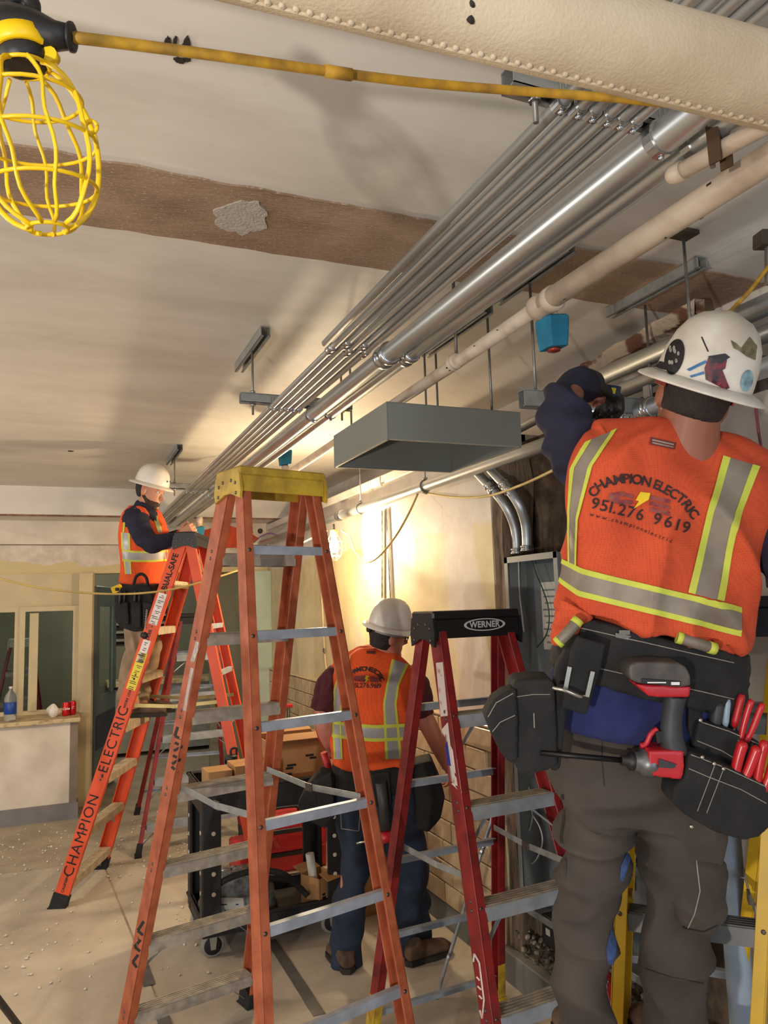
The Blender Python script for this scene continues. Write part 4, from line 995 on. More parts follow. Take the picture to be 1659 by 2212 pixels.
# rubble in the bottom of the chase
k = MB()
for i in range(170):
    y = random.uniform(2.6, 3.36); c = V((random.uniform(2.02, 2.22), y, .145 + random.uniform(0, .05) + .05 * random.random())); s = random.uniform(.006, .02)
    k.lathe(c, (random.uniform(-1, 1), random.uniform(-1, 1), 1), [(s * .5, -s * .5), (s, -s * .1), (s * .8, s * .5), (s * .2, s * .7)], 5)
k.box(2.03, 2.24, 2.0, 3.40, .0, .15)
tag(k.build('rubble', mat('plaster_rubble', (150, 138, 122), .95, var=.3, vscale=40, rgb2=(70, 58, 48)), label='broken plaster rubble at the foot of the chase', cat='rubble'), kind='stuff')
# slotted angle strips
for p0, p1, w, lab in (((829, 1102), (829, 1292), .022, 'left slotted steel strip standing on the side wall'), ((838, 1098), (847, 1292), .018, 'leaning slotted steel strip on the side wall')):
    a, b_ = onx(*p0, 2.022), onx(*p1, 2.022); t = thing('slotted_strip', b_, lab, 'steel strip', 'slotted steel strips on the wall')
    MB().bar(a, b_, (0, 1, 0), w, .004).build('strip', STRUT, t)
    for s_ in (-1, 1): MB().bar(a + V((-.006, s_ * w / 2, 0)), b_ + V((-.006, s_ * w / 2, 0)), (0, 1, 0), .002, .014).build('flange', ZINC, t)
    k = MB(); n = 11
    for i in range(n):
        c = a.lerp(b_, (i + .5) / n); dd = (b_ - a).normalized(); k.bar(c - dd * .012 - V((.0026, 0, 0)), c + dd * .012 - V((.0026, 0, 0)), (0, 1, 0), .007, .001)
    k.build('slots', DARKM, t)
# thin surface conduit running down the wall
P = [(688, 1178), (693, 1250), (697, 1320), (701, 1400), (706, 1450), (720, 1500)]
t = thing('surface_conduit', onx(706, 1450, 2.02), 'thin vertical surface conduit on the side wall left of the bulb', 'conduit')
MB().tube(smooth_path([onx(a, b_, 2.018) for a, b_ in P]), .010, 10).build('tube', mat('painted_conduit', (196, 180, 146), .5, var=.15), t)
c = onx(700, 1405, 2.01); MB().obox(c, (.006, 0, 0), (0, .018, 0), (0, 0, .018), .002).build('pipe_strap', ZINC, t)
# hook and spots on the wall
c = onx(822, 1045, 2.0); MB().tube(smooth_path([c + V((.03, 0, .05)), c + V((0, 0, .045)), c + V((0, 0, 0)), c + V((-.01, -.03, -.02)), c + V((-.01, -.05, 0))]), .006, 6).build('wall_hook', mat('painted_hook', (206, 190, 160), .5), label='small painted hook high on the side wall', cat='hook')
# leaning conduit stick by the tiles and its little plate
a, b_ = at(1070, 1745, 3.50), onz(942, 2157, .006)
t = thing('bent_conduit_stick', b_, 'thin bent conduit leaning beside the red ladder', 'conduit')
m1 = a.lerp(b_, .78)
MB().tube(smooth_path([a, a.lerp(b_, .4), a.lerp(b_, .75), m1 + V((-.01, -.01, 0)), b_]), .0088, 10).build('tube', EMT2, t); coupling(a.lerp(b_, .22), b_ - a, .0088, .04, t)
c = onx(1049, 1822, 1.992); MB().obox(c, (.004, 0, 0), (0, .024, 0), (0, 0, .02), .002).build('wall_box_cover', mat('ivory_plate', (226, 214, 176), .5), label='small ivory cover plate on the tiles', cat='cover plate')
# purple and black leads at the far end of the wall conduit
P = [at(548, 1172, 6.6), at(565, 1158, 6.6), at(585, 1152, 6.6), at(602, 1158, 6.6)]; MB().tube(smooth_path(P), .006, 6).build('purple_lead', mat('purple_wire', (84, 50, 84), .5), label='short purple lead above the far end of the wall conduit', cat='wire')
MB().lathe(at(562, 1147, 6.9), -FW, [(.004, -.02), (.022, -.012), (.024, .0), (.018, .012), (.003, .018)], 14).build('black_pull_cap', BLACKP, label='round black knob on the far header', cat='knob')
# ------------------------------------------------------------------ cart, cartons and things on the floor
CARTB = mat('black_moulded_plastic', (34, 33, 32), .55, var=.2, vscale=16, rgb2=(20, 19, 19))
CARD = mat('brown_cardboard', (176, 132, 84), .8, var=.08, vscale=9)
CARDD = mat('dark_cardboard_inside', (128, 92, 58), .85, var=.1)
x0, x1, y0, y1 = .70, 1.47, 4.20, 4.68
cart = thing('utility_cart', ((x0 + x1) / 2, (y0 + y1) / 2, 0), 'black plastic two shelf utility cart behind the nearest ladder', 'cart')
def tray(z0, z1, name):
    k = MB(); w = .012
    k.box(x0, x1, y0, y1, z0, z0 + .02)
    MB_ = [(x0, x0 + w, y0, y1), (x1 - w, x1, y0, y1), (x0, x1, y0, y0 + w), (x0, x1, y1 - w, y1)]
    for a, b_, c, d in MB_: k.box(a, b_, c, d, z0, z1, .003)
    for a, b_, c, d in ((x0 - .012, x0 + .02, y0 - .012, y1 + .012), (x1 - .02, x1 + .012, y0 - .012, y1 + .012), (x0 - .012, x1 + .012, y0 - .012, y0 + .02), (x0 - .012, x1 + .012, y1 - .02, y1 + .012)):
        k.box(a, b_, c, d, z1 - .018, z1, .006)
    return k.build(name, CARTB, cart)
tray(.72, .86, 'top_shelf'); tray(.12, .205, 'bottom_shelf')
HOLE = mat('pale_leg_plug', (224, 208, 180), .6)
for ix, lx in ((0, x0), (1, x1)):
    for iy, ly in ((0, y0), (1, y1)):
        sx = 1 if ix == 0 else -1; sy = 1 if iy == 0 else -1; k = MB()
        # L-shaped moulded leg
        k.box(min(lx, lx + sx * .095), max(lx, lx + sx * .095), min(ly - sy * .004, ly + sy * .012), max(ly - sy * .004, ly + sy * .012), .14, .80, .003)
        k.box(min(lx - sx * .004, lx + sx * .012), max(lx - sx * .004, lx + sx * .012), min(ly, ly + sy * .075), max(ly, ly + sy * .075), .14, .80, .003)
        leg = k.build('leg', CARTB, cart)
        for z in (.33, .43, .53, .63):
            MB().lathe((lx + sx * .055, ly - sy * .005, z), (0, -sy, 0), [(.011, -.004), (.011, .0012)], 12).build('leg_hole', HOLE, leg)
            MB().lathe((lx - sx * .005, ly + sy * .045, z), (-sx, 0, 0), [(.011, -.004), (.011, .0012)], 12).build('leg_hole', HOLE, leg)
        c = V((lx + sx * .06, ly + sy * .06, 0)); cs = thing('x', (0, 0, 0), None, None) if False else None
        fk = MB(); fk.lathe(c + V((0, 0, .115)), (0, 0, 1), [(.03, 0), (.03, .025)], 14)
        for s_ in (-1, 1): fk.prism([(-.022, .0), (.022, 0), (.012, -.075), (-.012, -.075)], c + V((0, s_ * .022 - .002, .12)), (1, 0, 0), (0, 0, 1), (0, .004, 0))
        cf = fk.build('caster_fork', mat('grey_caster_fork', (176, 172, 160), .5, .5), cart)
        MB().lathe(c + V((0, -.014, .062)), (0, 1, 0), [(.045, 0), (.060, .004), (.062, .014), (.060, .024), (.045, .028)], 26).build('caster_tyre', mat('grey_tyre', (150, 146, 138), .7), cf)
        MB().lathe(c + V((0, -.0155, .062)), (0, 1, 0), [(.012, 0), (.046, .001), (.046, .030), (.012, .031)], 22).build('caster_wheel', RUB, cf)
# cart handle
MB().tube(smooth_path([(x1, y0 + .02, .84), (x1 + .10, y0 + .05, .87), (x1 + .10, y1 - .05, .87), (x1, y1 - .02, .84)]), .016, 10).build('handle', CARTB, cart)
def carton(name, cx, cy, z, sx, sy, sz, rot, label, open_=False, mt=CARD, marks=True):
    t = thing(name, (cx, cy, z), label, 'box', 'cartons on the cart')
    u = V((math.cos(rot), math.sin(rot), 0)); v = V((-u.y, u.x, 0)); c = V((cx, cy, z)); zz = V((0, 0, 1)); th = .003
    if not open_:
        MB().obox(c + zz * sz / 2, u * sx / 2, v * sy / 2, zz * sz / 2, .003).build('carton_body', mt, t)
        for q in (-1, 1): MB().obox(c + zz * (sz + .0015) + v * q * sy / 4, u * sx / 2, v * (sy / 4 - .001), zz * .0015).build('lid_flap', mt, t)
    else:
        MB().obox(c + zz * th, u * sx / 2, v * sy / 2, zz * th).build('bottom', mt, t)
        for q in (-1, 1):
            MB().obox(c + u * q * (sx / 2 - th) + zz * sz / 2, u * th, v * sy / 2, zz * sz / 2).build('side', mt, t)
            MB().obox(c + v * q * (sy / 2 - th) + zz * sz / 2, u * sx / 2, v * th, zz * sz / 2).build('side', mt, t)
            e = c + v * q * (sy / 2 + .03) + zz * (sz + .015); MB().obox(e, u * sx * .48, v * .035 + zz * .012 * 1.0, zz * .002).build('lid_flap', mt, t)
    if marks:
        k = MB()
        for i in range(5): k.obox(c - v * (sy / 2 + .0008) + u * random.uniform(-.3, .3) * sx + zz * sz * random.uniform(.35, .75), u * sx * random.uniform(.03, .1), v * .0004, zz * .006)
        k.build('printed_marks', INK, t)
    return t
carton('carton', .80, 4.34, .74, .13, .16, .185, .06, 'small brown carton at the left end of the cart top')
carton('carton', 1.00, 4.36, .74, .24, .20, .20, .02, 'brown carton with ink marks in the middle of the cart top')
carton('carton', 1.26, 4.50, .74, .36, .26, .30, .05, 'largest carton on the cart top, beside the power tool', True)
carton('open_carton', 1.36, 4.30, .142, .15, .15, .17, .45, 'open brown carton on the lower shelf holding a white tube', True)
t = thing('paper_tube', (1.34, 4.30, .152), 'white cardboard tube standing in the open carton', 'tube'); MB().lathe((1.34, 4.30, .152), (-.12, .05, 1), [(.022, 0), (.024, .003), (.024, .27), (.021, .272)], 18).build('tube_wall', mat('white_tube', (226, 222, 210), .5), t)
# travel mug on the cart
c = V((.93, 4.60, .74)); t = thing('travel_mug', c, 'steel travel mug with a black handled lid on the cart', 'mug')
MB().lathe(c, (0, 0, 1), [(.030, 0), (.034, .004), (.036, .14), (.035, .16)], 20).build('mug_body', mat('pale_steel_mug', (196, 186, 172), .3, .7), t); l = MB().lathe(c + V((0, 0, .16)), (0, 0, 1), [(.037, 0), (.037, .035), (.030, .045)], 20).build('lid', BLACKP, t)
MB().tube(smooth_path([c + V((.0, 0, .2)), c + V((.0, 0, .235)), c + V((.03, 0, .24)), c + V((.032, 0, .2))]), .007, 8).build('lid_loop', BLACKP, l)
c = V((1.03, 4.58, .74)); MB().lathe(c, (0, 0, 1), [(.03, 0), (.032, .12), (.02, .15), (.014, .17)], 14).build('white_bottle', mat('white_plastic', (226, 220, 206), .5), label='squat white bottle beside the travel mug', cat='bottle')
# plastic bag, hose and packet on the lower shelf
k = MB(); R = []
for i in range(9):
    f = i / 8; z = .143 + .23 * math.sin(f * math.pi / 2); rr = 1 - .75 * f ** 2.2
    R.append([V((.93 + math.cos(a) * .20 * rr * (1 + .2 * noise.noise(V((math.cos(a) * 3, math.sin(a) * 3, f * 3)))), 4.40 + math.sin(a) * .15 * rr * (1 + .2 * noise.noise(V((math.cos(a) * 3 + 5, math.sin(a) * 3, f * 3)))), z + .02 * noise.noise(V((a * 2, f * 4, 1))))) for a in [2 * math.pi * j / 30 for j in range(30)]])
k.rings(R); k.build('plastic_bag', mat('cloudy_plastic_bag', (140, 142, 138), .25, var=.3, vscale=18, bump=.8, bscale=14, rgb2=(70, 72, 72), coat=.6), label='cloudy grey plastic bag on the lower cart shelf', cat='bag')
P = [(.76, 4.24, .33), (.82, 4.22, .385), (.98, 4.24, .40), (1.13, 4.25, .36), (1.22, 4.26, .28), (1.27, 4.24, .225)]
MB().tube(smooth_path(P), .016, 12).build('black_hose', RUB, label='thick black hose draped over the plastic bag', cat='hose')
P = [(.98, 4.30, .335), (1.10, 4.28, .33), (1.22, 4.27, .30)]; MB().tube(smooth_path(P), .017, 12).build('black_hose', RUB, label='short black hose end lying on the plastic bag', cat='hose')
c = at(498, 1952, 4.02); t = thing('label_packet', c, 'white printed packet in front of the plastic bag', 'packet'); MB().obox(c, RX * .07, DN * .035 + FW * .012, FW * .004, .001).build('sleeve', PAPW, t)
k = MB()
for i in range(8): k.obox(c - FW * .006 + RX * random.uniform(-.05, .05) + DN * random.uniform(-.022, .01), RX * random.uniform(.006, .016), DN * .003, FW * .0006)
k.build('packet_print', INK, t)
# red power tool and bits on the cart end
REDP = mat('red_tool_plastic', (186, 34, 40), .4, var=.06); GREYP = mat('dark_grey_tool_grip', (58, 58, 60), .55, var=.15)
c = at(700, 1600, 4.02); t = thing('red_blower', c - V((0, 0, .1)), 'red cordless tool with a ribbed black vent beside the man at the cart', 'power tool')
ax_ = (at(735, 1640, 4.0) - at(695, 1575, 4.05)).normalized()
MB().lathe(at(690, 1568, 4.05), ax_, [(.012, 0), (.035, .012), (.048, .05), (.052, .09), (.045, .13)], 16, sy=.8).build('motor_case', REDP, t)
for i in range(7): MB().tube(ring_pts(at(712, 1590, 4.0) + ax_ * i * .013, ax_, FW, .052 - .001 * i, 16), .0035, 6).build('vent_rib', BLACKP, t)
MB().lathe(at(708, 1585, 4.0), ax_, [(.03, 0), (.049, .002), (.045, .1), (.03, .105)], 16).build('vent_core', GREYP, t)
MB().tube([at(700, 1625, 4.05), at(712, 1665, 4.05), at(716, 1690, 4.05)], [.022, .019, .024], 10).build('grip', REDP, t)
# stacked red tool cases behind the cart
def tool_case(px, py, d, w, h, dp, label, letter=None):
    c = at(px, py, d); c.z = max(c.z, h / 2 + .002); t = thing('tool_case', c - V((0, 0, h / 2)), label, 'tool case', 'red tool cases behind the cart')
    MB().obox(c, (w / 2, 0, 0), (0, dp / 2, 0), (0, 0, h / 2), .015).build('case_body', REDP, t)
    MB().obox(c + V((0, -dp / 2 - .004, h * .12)), (w * .36, 0, 0), (0, .006, 0), (0, 0, .016), .004).build('latch_rail', BLACKP, t)
    for s_ in (-1, 1): MB().obox(c + V((s_ * w * .3, -dp / 2 - .008, -.02)), (.025, 0, 0), (0, .008, 0), (0, 0, .035), .004).build('latch', BLACKP, t)
    MB().tube(smooth_path([c + V((-w * .2, 0, h / 2)), c + V((-w * .15, 0, h / 2 + .03)), c + V((w * .15, 0, h / 2 + .03)), c + V((w * .2, 0, h / 2))]), .01, 8).build('carry_handle', BLACKP, t)
    if letter: flat_text(letter, c + V((-w * .28, -dp / 2 - .003, .0)), (1, 0, 0), (0, 0, 1), h * 1.1, .004, .002).build('case_letter', mat('pink_red_letter', (196, 60, 62), .5), t)
    return t
tool_case(600, 1860, 5.35, .62, .20, .32, 'lower red tool case on the floor behind the cart')
tool_case(615, 1790, 5.35, .52, .22, .30, 'upper red tool case with a big raised letter, stacked behind the cart', 'R')
# black pole with red handle behind
t = thing('red_topped_pole', onz(618, 1790, 0), 'black pole with a red handle standing behind the cart', 'pole')
b_ = at(618, 1700, 5.9); MB().tube([V((b_.x, b_.y, .005)), at(623, 1530, 5.9)], .014, 10).build('shaft', BLACKP, t); MB().obox(at(625, 1524, 5.9), RX * .026, DN * .014 + RX * .004, FW * .014, .005).build('handle', REDP, t)
# carton and drum by the tile wall
carton('floor_carton', 1.74, 4.55, .002, .30, .34, .52, .1, 'tall brown carton on the floor by the tile wall', True, marks=False)
# tape strips stuck on the floor paper
GT = mat('dark_grey_duct_tape', (104, 102, 98), .5, var=.15, vscale=14)
def tape(p0, p1, w, label):
    a, b_ = onz(*p0, .008), onz(*p1, .008); MB().bar(a, b_, (b_ - a).cross(V((0, 0, 1))), w, .002).build('floor_tape', GT, label=label, cat='tape', group='tape strips on the floor')
tape((585, 2030), (690, 2192), .055, 'long dark tape strip on the floor right of the middle rail')
tape((300, 2062), (322, 2128), .055, 'short dark tape strip on the floor left of the ladder foot'); tape((338, 2165), (362, 2225), .055, 'bluish tape strip at the bottom edge of the floor')
# plaster crumbs scattered over the concrete
k = MB()
for i in range(420):
    px, py = random.uniform(-20, 460), random.uniform(1745, 1900) if i % 5 else random.uniform(1900, 2150)
    c = onz(px, py, .004 if py < 1840 else .008); s = random.uniform(.003, .010) * (1.4 if i % 9 == 0 else 1)
    if c.y > 7.45: continue
    k.lathe(c, (random.uniform(-.4, .4), random.uniform(-.4, .4), 1), [(s, -.002), (s * .9, s * .4), (s * .3, s * .7)], 5)
tag(k.build('plaster_crumbs', mat('white_plaster_crumb', (222, 212, 196), .9, var=.1), label='white plaster crumbs scattered over the floor', cat='crumbs'), kind='stuff')
# black tripod leg in the corner of the picture
a, b_ = onz(52, 2232, .012), at(-60, 2085, 2.9)
t = thing('light_stand', a, 'black stand leg in the lower left corner of the picture', 'light stand'); dv = b_ - a; hub = a + dv * ((.72 - a.z) / dv.z); ctr = V((hub.x, hub.y, 0)); rr_ = V((a.x, a.y, 0)) - ctr
MB().tube([a, a.lerp(hub, .5), hub], .014, 10).build('leg', BLACKP, t); MB().lathe(a, dv, [(.017, -.004), (.017, .04)], 10).build('foot_cap', RUB, t)
for an in (2.094, -2.094):
    e = ctr + Matrix.Rotation(an, 3, 'Z') @ rr_ + V((0, 0, a.z)); MB().tube([e, e.lerp(hub, .5), hub], .014, 10).build('leg', BLACKP, t); MB().lathe(e, hub - e, [(.017, -.004), (.017, .04)], 10).build('foot_cap', RUB, t)
MB().tube([hub - V((0, 0, .25)), hub + V((0, 0, .5)), hub + V((0, 0, .9))], .016, 12).build('mast', BLACKP, t); MB().lathe(hub - V((0, 0, .03)), (0, 0, 1), [(.02, 0), (.035, .01), (.035, .05), (.02, .06)], 14).build('hub', BLACKP, t)
MB().obox(hub + V((0, 0, 1.0)), (.14, 0, 0), (0, .05, .02), (0, -.03, .10), .01).build('lamp_head', mat('yellow_plastic_head', (220, 180, 40), .5), t)
# bottle, cans and crumpled paper on the far counter
c = ony(22, 1541, 7.62); c.z = .872; t = thing('water_bottle', c, 'clear water bottle with a blue label on the far counter', 'bottle')
CLR = mat('clear_bottle', (225, 232, 236), .05, var=0, trans=.85, ior=1.2)
MB().lathe(c, (0, 0, 1), [(.045, 0), (.05, .01), (.05, .19), (.042, .225), (.016, .26), (.014, .275)], 20).build('bottle_body', CLR, t); MB().lathe(c + V((0, 0, .06)), (0, 0, 1), [(.0505, 0), (.0515, .001), (.0515, .099), (.0505, .1)], 20).build('label_band', mat('blue_bottle_label', (34, 74, 168), .4), t); MB().lathe(c + V((0, 0, .275)), (0, 0, 1), [(.016, 0), (.016, .02)], 12).build('bottle_cap', mat('white_plastic', (226, 220, 206)), t)
CAN = mat('red_can', (206, 28, 34), .3, .4, var=.03)
for px, lab in ((142, 'left red drink can with white script on the far counter'), (156, 'right red drink can on the far counter')):
    c = ony(px, 1543, 7.68 if px < 150 else 7.74); c.z = .872; t = thing('drink_can', c, lab, 'can', 'red drink cans')
    MB().lathe(c, (0, 0, 1), [(.026, 0), (.032, .008), (.033, .012), (.033, .105), (.027, .118), (.026, .122)], 20).build('can_body', CAN, t); MB().lathe(c + V((0, 0, .12)), (0, 0, 1), [(.027, 0), (.027, .003), (.02, .002)], 18).build('can_lid', ZINC, t)
    flat_text('Coke' if px < 150 else 'C', c + V((0, -.0338, .065)) if px < 150 else c + V((0, -.0338, .065)), (1, 0, 0), (0, 0, 1), .028, .0008, .0005, shear=.35).build('can_script', mat('white_script', (240, 236, 230), .5), t)
c = ony(115, 1536, 7.66); c.z = .872; k = MB(); R = []
for i in range(7):
    f = i / 6; R.append([c + V((math.cos(a) * .055 * math.sin(math.pi * (.12 + .82 * f)) * (1 + .4 * noise.noise(V((math.cos(a) * 2, math.sin(a) * 2, f * 2)))), math.sin(a) * .05 * math.sin(math.pi * (.12 + .82 * f)), .115 * f)) for a in [2 * math.pi * j / 9 for j in range(9)]])
k.rings(R, smooth=False); k.build('crumpled_paper', mat('white_crumpled_paper', (240, 232, 222), .7, var=.04), label='crumpled white paper ball on the far counter', cat='paper')
# ------------------------------------------------------------------ people
SKIN = mat('warm_skin', (198, 138, 108), .5, var=.06, vscale=12)
SKIN2 = mat('ruddy_skin', (196, 124, 104), .5, var=.06, vscale=12)
SKIN3 = mat('tan_skin', (150, 90, 66), .5, var=.08, vscale=12)
HAIRD = mat('dark_brown_hair', (36, 27, 22), .6, var=.3, vscale=60, bump=.6, bscale=160)
BEARD = mat('brown_beard', (74, 52, 38), .7, var=.3, vscale=80, bump=.6, bscale=200)
NAVY = mat('navy_cotton', (34, 34, 56), .9, var=.18, vscale=16, bump=.12, bscale=140)
NAVYB = mat('blue_tee_cotton', (36, 42, 92), .9, var=.12, vscale=16, bump=.12, bscale=140)
MAROON = mat('maroon_cotton', (84, 26, 36), .9, var=.12, vscale=14, bump=.1, bscale=140)
JEANS = mat('blue_denim', (34, 47, 68), .85, var=.22, vscale=9, rgb2=(21, 30, 46), bump=.12, bscale=200)
TAUPE = mat('dusty_brown_work_cloth', (76, 66, 58), .9, var=.16, vscale=5, rgb2=(53, 46, 41), bump=.15, bscale=160)
KHAKI = mat('khaki_cloth', (170, 146, 118), .9, var=.12, vscale=8, rgb2=(132, 110, 86))
LEATH = mat('scuffed_black_nylon', (32, 30, 29), .85, var=.25, vscale=12, bump=.25, bscale=120, rgb2=(17, 16, 16))
BOOT = mat('brown_work_boot', (104, 78, 56), .75, var=.25, vscale=14, rgb2=(64, 48, 36))
SOLE = mat('boot_sole', (46, 38, 32), .8)
LIME = mat('lime_trim', (200, 206, 74), .7, var=.08, vscale=20)
REFLD = mat('dirty_reflective_tape', (140, 128, 112), .5, .1, var=.16, vscale=10, rgb2=(112, 100, 86))
REFLC = mat('clean_reflective_tape', (168, 166, 166), .4, .2, var=.08, vscale=12)
HATW = mat('white_hard_hat', (232, 226, 216), .32, var=.05, vscale=7, rgb2=(212, 204, 192))
HATD = mat('scuffed_white_hat', (224, 216, 202), .45, var=.12, vscale=9, rgb2=(190, 178, 160))
STITCH = mat('pale_stitching', (150, 142, 128), .8)
def mesh_vest(name, rgb, rgb2, scale):
    mt, nt, b, o = nodes_mat(name, .85)
    vo = N(nt, 'ShaderNodeTexVoronoi', Scale=scale); vo.inputs['Randomness'].default_value = .15; nt.links.new(o, vo.inputs['Vector'])
    hole = mth(nt, 'LESS_THAN', vo.outputs['Distance'], .30); n = nz(nt, o, 7, 6, .6)
    base = ramp(nt, n, [(.3, lin(rgb2)), (.62, lin(rgb))])
    nt.links.new(mixc(nt, mth(nt, 'MULTIPLY', hole, .4), base, lin((120, 40, 18))), b.inputs['Base Color'])
    q = nz(nt, o, 22, 4, .5); bumpn(nt, b, q, .15, .01); return mt
VEST1 = mesh_vest('dusty_orange_mesh', (208, 80, 40), (182, 64, 32), 190)
VEST2 = mesh_vest('orange_mesh', (236, 90, 32), (214, 76, 26), 120)
def limb(mb, P, k=5, n=18, up=None, flat=None):
    """P: (px, py, depth, radius in pixels)"""
    C4 = [(at(a, b_, d), r * d / FOC) for a, b_, d, r in P]
    ctr = smooth_path([c for c, r in C4], k); rr = [x.x for x in smooth_path([V((r, 0, 0)) for c, r in C4], k)]
    return mb.tube(ctr, rr, n, up=up, flat=flat)
def torso(mb, R, tilt=0.0, p=2.5, n=40, k=4, ufw=0.0):
    """R: (px, py, depth, half width in pixels, half thickness in metres) from hem to neck"""
    t = math.radians(tilt); u = (RX * math.cos(t) + DN * math.sin(t) + FW * ufw).normalized()
    ax = (-DN * math.cos(t) + RX * math.sin(t)).normalized(); w = ax.cross(u)
    C = smooth_path([at(a, b_, d) for a, b_, d, h, q in R], k); H = smooth_path([V((h * d / FOC, q, 0)) for a, b_, d, h, q in R], k)
    rings = []
    for c, h in zip(C, H):
        r = []
        for j in range(n):
            a = 2 * math.pi * j / n; ca, sa = math.cos(a), math.sin(a)
            r.append(c + u * h.x * math.copysign(abs(ca) ** (2 / p), ca) + w * h.y * math.copysign(abs(sa) ** (2 / p), sa))
        rings.append(r)
    return mb.rings(rings)
def ell(mb, c, ax, rx, ry, rz, ref=None, n=16):
    prof = [(math.sin(math.pi * i / 10), -math.cos(math.pi * i / 10) * rz) for i in range(11)]
    return mb.lathe(c, ax, prof, n, ref, rx, ry)
HEADP = [(-.118, .062, .016, .02), (-.105, .05, .042, .038), (-.08, .03, .064, .052), (-.05, .014, .08, .062), (-.015, .004, .091, .069), (.02, -.002, .097, .074), (.055, -.004, .094, .073), (.085, -.006, .078, .061), (.105, -.008, .05, .04), (.115, -.008, .016, .014)]
def head(mb, c, up, fwd, s=1.0):
    up = V(up).normalized(); fwd = V(fwd); fwd = (fwd - up * fwd.dot(up)).normalized(); sd = fwd.cross(up); n = 24; R = []
    for h, o, dl, wd in HEADP:
        R.append([c + up * h * s + fwd * (o + dl * math.cos(2 * math.pi * j / n)) * s + sd * wd * math.sin(2 * math.pi * j / n) * s for j in range(n)])
    R = [list(reversed(r)) for r in R]
    mb.rings(R)
    # nose, brow, lips, chin, ears
    mb.tube([c + fwd * .088 * s + up * .012 * s, c + fwd * .102 * s - up * .018 * s, c + fwd * .116 * s - up * .034 * s, c + fwd * .092 * s - up * .046 * s], [.008 * s, .010 * s, .013 * s, .010 * s], 10)
    mb.tube([c + fwd * .088 * s + up * .026 * s + sd * .04 * s, c + fwd * .096 * s + up * .024 * s, c + fwd * .088 * s + up * .026 * s - sd * .04 * s], .010 * s, 8)
    mb.tube([c + fwd * .082 * s - up * .068 * s + sd * .02 * s, c + fwd * .096 * s - up * .067 * s, c + fwd * .082 * s - up * .068 * s - sd * .02 * s], .0075 * s, 8)
    mb.tube([c + fwd * .08 * s - up * .079 * s + sd * .018 * s, c + fwd * .094 * s - up * .079 * s, c + fwd * .08 * s - up * .079 * s - sd * .018 * s], .0075 * s, 8)
    ell(mb, c + fwd * .082 * s - up * .102 * s, up, .018 * s, .022 * s, .016 * s)
    for q in (-1, 1):
        ell(mb, c + sd * q * .074 * s - up * .012 * s - fwd * .004 * s, sd + fwd * -.35 * q, .020 * s, .031 * s, .011 * s, fwd)
    return dict(c=c, up=up, fwd=fwd, sd=sd, s=s)
def eyes(hd, parent):
    for q in (-1, 1):
        c = hd['c'] + hd['fwd'] * .083 * hd['s'] + hd['sd'] * q * .031 * hd['s'] + hd['up'] * .004 * hd['s']
        k = MB(); ell(k, c, hd['up'], .012, .013, .0085, hd['fwd']); o = k.build('eye', mat('eye_white', (226, 218, 208), .3), parent)
        k = MB(); ell(k, c + hd['fwd'] * .0095, hd['fwd'], .0055, .0055, .004); k.build('iris', HAIRD, o)
def hand(mb, wrist, df, dn, dt, s=1.0, curl=.7, tcurl=.5):
    """palm and five fingers; df finger direction, dn curl direction, dt thumb side"""
    df = V(df).normalized(); dn = V(dn); dn = (dn - df * dn.dot(df)).normalized(); dt0 = V(dt); tside = df.cross(dn); tside = tside if tside.dot(dt0) > 0 else -tside
    mb.tube([wrist - df * .03 * s, wrist + df * .01 * s, wrist + df * .05 * s, wrist + df * .088 * s], [(.022 * s, .03 * s), (.019 * s, .033 * s), (.017 * s, .042 * s), (.013 * s, .043 * s)], 14, up=dn)
    for o, L, fan in ((.033, .074, .10), (.011, .082, .03), (-.011, .077, -.04), (-.033, .060, -.12)):
        p = wrist + df * .082 * s + tside * o * s; a = .15 * curl; P = [p - df * .02 * s, p]; base = (df + tside * fan).normalized()
        for f in (.44, .31, .25):
            a += curl; d = base * math.cos(a) + dn * math.sin(a); p = p + d * L * f * s; P.append(p)
        mb.tube(P, [.0095 * s, .0098 * s, .009 * s, .0085 * s, .0066 * s], 9)
    p = wrist + df * .022 * s + tside * .028 * s; d1 = (tside * .75 + df * .6 + dn * .35).normalized(); d2 = (df * .85 + dn * tcurl + tside * .15).normalized()
    mb.tube([p - tside * .015 * s, p, p + d1 * .038 * s, p + d1 * .038 * s + d2 * .03 * s, p + d1 * .038 * s + d2 * .055 * s], [.015 * s, .014 * s, .0115 * s, .0105 * s, .0078 * s], 9)
def hard_hat(c, up, fwd, parent, mt, s=1.0, sx=1.06, sy=.96, brim=.152, tall=1.0):
    up = V(up).normalized(); fwd = V(fwd); k = MB()
    k.lathe(c, up, [(r_ * s, h_ * s * tall) for r_, h_ in ((.001, .142), (.03, .140), (.058, .131), (.082, .113), (.099, .086), (.109, .052), (.113, .018), (.114, .0), (.104, -.001))], 40, fwd, sx, sy)
    f = (fwd - up * fwd.dot(up)).normalized(); sd = f.cross(up)
    for v in k.v:      # crown ridges
        q = v - c; a = q.dot(sd) / s; h = q.dot(up) / s
        if h > .05: v += up * .0045 * s * max(0, math.cos(min(1, abs(abs(a) - .0) / .022) * math.pi / 2)) * min(1, (h - .05) / .05)
    sh = k.build('hat_shell', mt, parent)
    b_ = MB(); b_.lathe(c, up, [(.108 * s, .004 * s), (.116 * s, .006 * s), (.135 * s, -.001 * s), (brim * s, -.010 * s), ((brim + .002) * s, -.014 * s), (brim * s, -.016 * s), (.13 * s, -.008 * s), (.108 * s, -.003 * s)], 48, fwd, sx, sy)
    br = b_.build('hat_brim', mt, sh)
    return k, b_, sh
